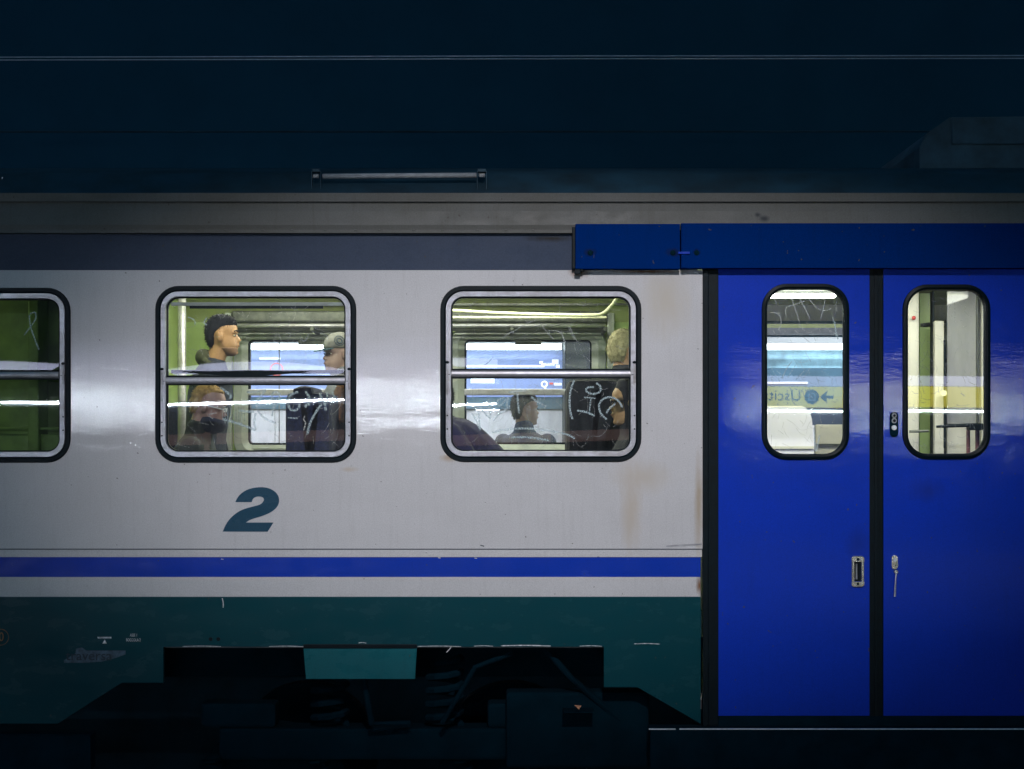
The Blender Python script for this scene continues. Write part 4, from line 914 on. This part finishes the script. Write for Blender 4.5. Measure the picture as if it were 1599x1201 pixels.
    cl = fuse(g, .011, 'jacket', mc, p, 3)
    g = legs(.016); g2 = G(); loft(g2, [(z * T, f + .018, b_ - .018, h_ + .018) for z, f, b_, h_ in rows[:3]], 18); g2.xf(up); g.add(g2.v, g2.f)
    fuse(g, .013, 'trousers', mt, p, 2)
    g = G()
    for s in (-1, 1):
        an = (Vector((-.01, s * .10, .08)) if pose == 'stand' else Vector((.40, s * .12, .08)))
        g.caps(an - Vector((.035, 0, .03)), an + Vector((.17, 0, -.04)), .05, .042)
    fuse(g, .014, 'shoes', M['rubber'], p, 1)
    if hair:
        g = G(); loft(g, HAIR[hair]); 
        if hair == 'short':
            for q in range(40):
                a = random.uniform(0, 6.28); el = random.uniform(.35, 1.3); g.ball((-.02 + .088 * math.cos(a) * math.cos(el), .070 * math.sin(a) * math.cos(el), .165 + .075 * math.sin(el)), .013, 6)
        fuse(g.xf(hd_), .007, 'hair' if hair != 'hood' else 'hood', mh if hair != 'hood' else mc, p, 2)
    for s in (-1, 1):
        G().ball((.0665, s * .031, .117), (.009, .011, .004), 10).xf(hd_).build('eye', 'eye_w', p, True)
        G().ball((.0735, s * .032, .1172), (.005, .0075, .0065), 8).xf(hd_).build('iris', 'eye_d', p, True)
        g = G().tube([(.080, s * .014, .143), (.083, s * .03, .148), (.069, s * .050, .142)], .0042, 6).xf(hd_).build('eyebrow', mh, p)
    lipm = simple('lips', tuple(c * q for c, q in zip(skin, (.75, .5, .5))), .5)
    G().ball((.0885, 0, .0545), (.006, .017, .004), 8).xf(hd_).build('lips', lipm, p, True)
    if extra: extra(p, hd_, up, mc)
    p.rotation_euler = (0, 0, R(face)); return p, hd_

def place(label, u, v_chin, y, floor, face, pose, **kw):
    """puts the figure so that its head stands over pixel column u at depth y"""
    off = kw.pop('off', 0.0)
    return figure(label, X(u, y) - off * math.cos(R(face)), y - off * math.sin(R(face)), floor, face, pose, **kw)

def stubble(p, hd_, up, mc):
    g = G(); loft(g, [(-.006, .062, .012, .019), (.004, .0755, -.005, .0335), (.02, .0835, -.03, .0455), (.036, .0815, -.05, .0555), (.043, .0815, -.055, .0578)])
    o = g.xf(hd_).build('stubble', simple('stubble', (.22, .12, .07), .7), p, True)
def m1(p, hd_, up, mc):
    stubble(p, hd_, up, mc)
    g = G(); g.ball((-.075, 0, .0), (.05, .10, .055), 12); g.tube([(-.06, .09, -.02), (.0, .085, -.045), (.05, .05, -.07), (.07, 0, -.085), (.05, -.05, -.07), (.0, -.085, -.045), (-.06, -.09, -.02)], .022, 8)
    fuse(g.xf(up @ Matrix.Translation((.0, 0, .585))), .009, 'hood', simple('olive_hood', (.06, .065, .035), .9, 0, .2, 20, .3), p, 3)
place('young man with short dark hair and olive hood standing in profile', 357, 548, 1.5, FZ, 0, 'stand', H=1.80, lean=7, off=.15, headdx=.03, collar=-.35, skin=(.52, .28, .12), haircol=(.012, .013, .02), coat=(.022, .030, .05), extra=m1)

def old(p, hd_, up, mc):
    g = G().tube([(.088, -.05, .117), (.09, -.03, .128), (.09, -.012, .117), (.088, -.03, .104)], .0025, 6, True)
    g.tube([(.088, .05, .117), (.09, .03, .128), (.09, .012, .117), (.088, .03, .104)], .0025, 6, True)
    g.tube([(.086, -.052, .118), (.0, -.084, .118)], .0025, 6); g.tube([(.086, .052, .118), (.0, .084, .118)], .0025, 6)
    g.xf(hd_).build('glasses', 'ply', p)
    g = G(); loft(g, [(-.03, .06, -.06, .06), (.0, .11, -.055, .07), (.03, .115, -.05, .073), (.06, .102, -.04, .070)])
    fuse(g.xf(hd_), .008, 'scarf', simple('navy_scarf', (.015, .02, .05), .9), p, 2)
    g = G().tube([up @ Vector((-.09, -.12, .47)), up @ Vector((.05, -.19, .38)), up @ Vector((.14, -.12, .22))], .013, 8)
    g.build('bag_strap', 'mark_grey', p)
place('seated person with thin blond hair, glasses and navy scarf below the standing young man', 322, 672, .62, FZ, 0, 'sit', lean=10, off=.13, hpitch=14, skin=(.42, .25, .20), hair='thin', haircol=(.40, .26, .10), coat=(.035, .045, .045), extra=old)

def capf(p, hd_, up, mc):
    cm = simple('grey_cap_cloth', (.13, .13, .12), .9, 0, .08, 30, .3)
    g = G(); loft(g, CAPR); cap = fuse(g.xf(hd_), .007, 'cap', cm, p, 2)
    v = [(.07 + .09 * math.cos(a) * (1 if abs(a) < 1.6 else 0), .078 * math.sin(a), .150 - .018 * math.cos(a)) for a in [(-90 + 180 * i / 12) * math.pi / 180 for i in range(13)]]
    g = G().add(v + [(a, b_, c - .006) for a, b_, c in v], [tuple(range(13)), tuple(range(13, 26))] + [(i, i + 1, 14 + i, 13 + i) for i in range(12)] + [(12, 0, 13, 25)])
    g.xf(hd_).build('cap_brim', simple('teal_cap_brim', (.02, .06, .08), .8), p)
    c = Vector((.035, .093, .196)); e1 = Vector((1, -.28, 0)).normalized(); e2 = Vector((0, -.25, 1)).normalized()
    def ringp(r, t, nm, mat): G().tube([c + e1 * r * math.cos(a) + e2 * r * math.sin(a) for a in [2 * math.pi * i / 24 for i in range(24)]], t, 6, True).xf(hd_).build(nm, mat, p)
    ringp(.031, .0035, 'cap_badge_ring', 'mark_dark'); ringp(.015, .005, 'cap_badge_ring', 'mark_dark')
    for i in range(12):
        a = 2 * math.pi * i / 12; q = c + e1 * .023 * math.cos(a) + e2 * .023 * math.sin(a)
        G().ball(q, .0028, 6).xf(hd_).build('cap_badge_letter', 'mark_dark', p)
place('person wearing a grey cap with a round black badge', 524, 590, 1.9, FZ, 180, 'stand', H=1.685, off=.03, hyaw=35, hair='short', skin=(.4, .26, .2), coat=(.17, .18, .21), haircol=(.02, .02, .02), extra=capf)

place('brown haired person cut off by the lower right edge of the left passenger window', 553, 690, .62, FZ, 0, 'sit', off=.02, lean=0, hair='bob', haircol=(.22, .11, .06), skin=(.42, .25, .17), coat=(.03, .03, .05), hpitch=8)
# far platform man in the right passenger window
def m7(p, hd_, up, mc):
    g = G(); loft(g, [(.26, .140, -.145, .203), (.32, .145, -.150, .208), (.37, .145, -.150, .212)], 18); 
    g.xf(up).build('jacket_stripe', simple('grey_jacket_panel', (.13, .12, .15), .9), p)
place('dark haired man in navy jacket with grey stripe standing on the far platform', 822, 668, 3.75, 1.0, 62, 'stand', H=1.84, off=.02, hyaw=-42, skin=(.40, .22, .13), haircol=(.02, .018, .018), coat=(.012, .03, .085), extra=m7)
def sung(p, hd_, up, mc):
    for s in (-1, 1): G().ball((.088, s * .031, .120), (.006, .026, .020), 10).xf(hd_).build('sunglass_lens', 'lens', p, True)
    G().tube([(.09, -.055, .126), (.094, 0, .128), (.09, .055, .126)], .004, 6).tube([(.088, -.056, .126), (0, -.084, .122)], .004, 6).tube([(.088, .056, .126), (0, .084, .122)], .004, 6).xf(hd_).build('sunglass_frame', 'lens', p)
place('person in dark sunglasses and black clothes facing left beside the dark seats', 979, 684, .36, FZ, 180, 'sit', off=.03, hpitch=4, skin=(.70, .42, .17), hair='hood', haircol=(.012, .012, .015), coat=(.012, .014, .018), extra=sung)
place('standing blond haired person in a dark coat seen from behind', 974, 570, 1.5, FZ, 52, 'stand', H=1.685, off=.0, hyaw=-10, hair='short', skin=(.55, .30, .13), haircol=(.36, .33, .20), coat=(.03, .032, .045))
place('person in a dark violet jacket bent forward, one shoulder showing above the sill', 672, 690, .45, FZ, 180, 'stand', H=1.52, lean=50, off=.42, hair='short', coat=(.028, .026, .085), skin=(.4, .24, .16), arms='fwd')
place('grey figure added behind the frosted glass of the right door for a reflected silhouette', 1500, 560, 1.75, 1.13, 200, 'stand', H=1.90, hair='short', coat=(.12, .12, .12), skin=(.25, .2, .17))  # added figure stands in for a silhouette mirrored in the glass

# pale bag with a cord on the seat, left passenger window
bgp = P(480, 706, .75); bag = empty('bag', bgp); tag(bag, 'pale grey-green bag with a cord loop at the bottom of the left passenger window', 'bag')
g = G(); g.ball((0, 0, 0), (.075, .05, .055), 14); g.ball((.03, 0, -.04), (.09, .06, .06), 12); g.ball((-.01, 0, -.3), (.1, .09, .3), 14)
fuse(g, .008, 'bag_body', simple('pale_bag_cloth', (.42, .45, .36), .9, 0, .1, 20, .3), bag, 2)
G().tube(smooth_path([(-.02, -.01, .05), (-.035, -.01, .085), (-.005, -.01, .105), (.025, -.01, .08), (.02, -.01, .055), (.06, -.01, .03), (.1, -.01, -.01)], 5), .003, 6).build('cord', 'ply', bag)
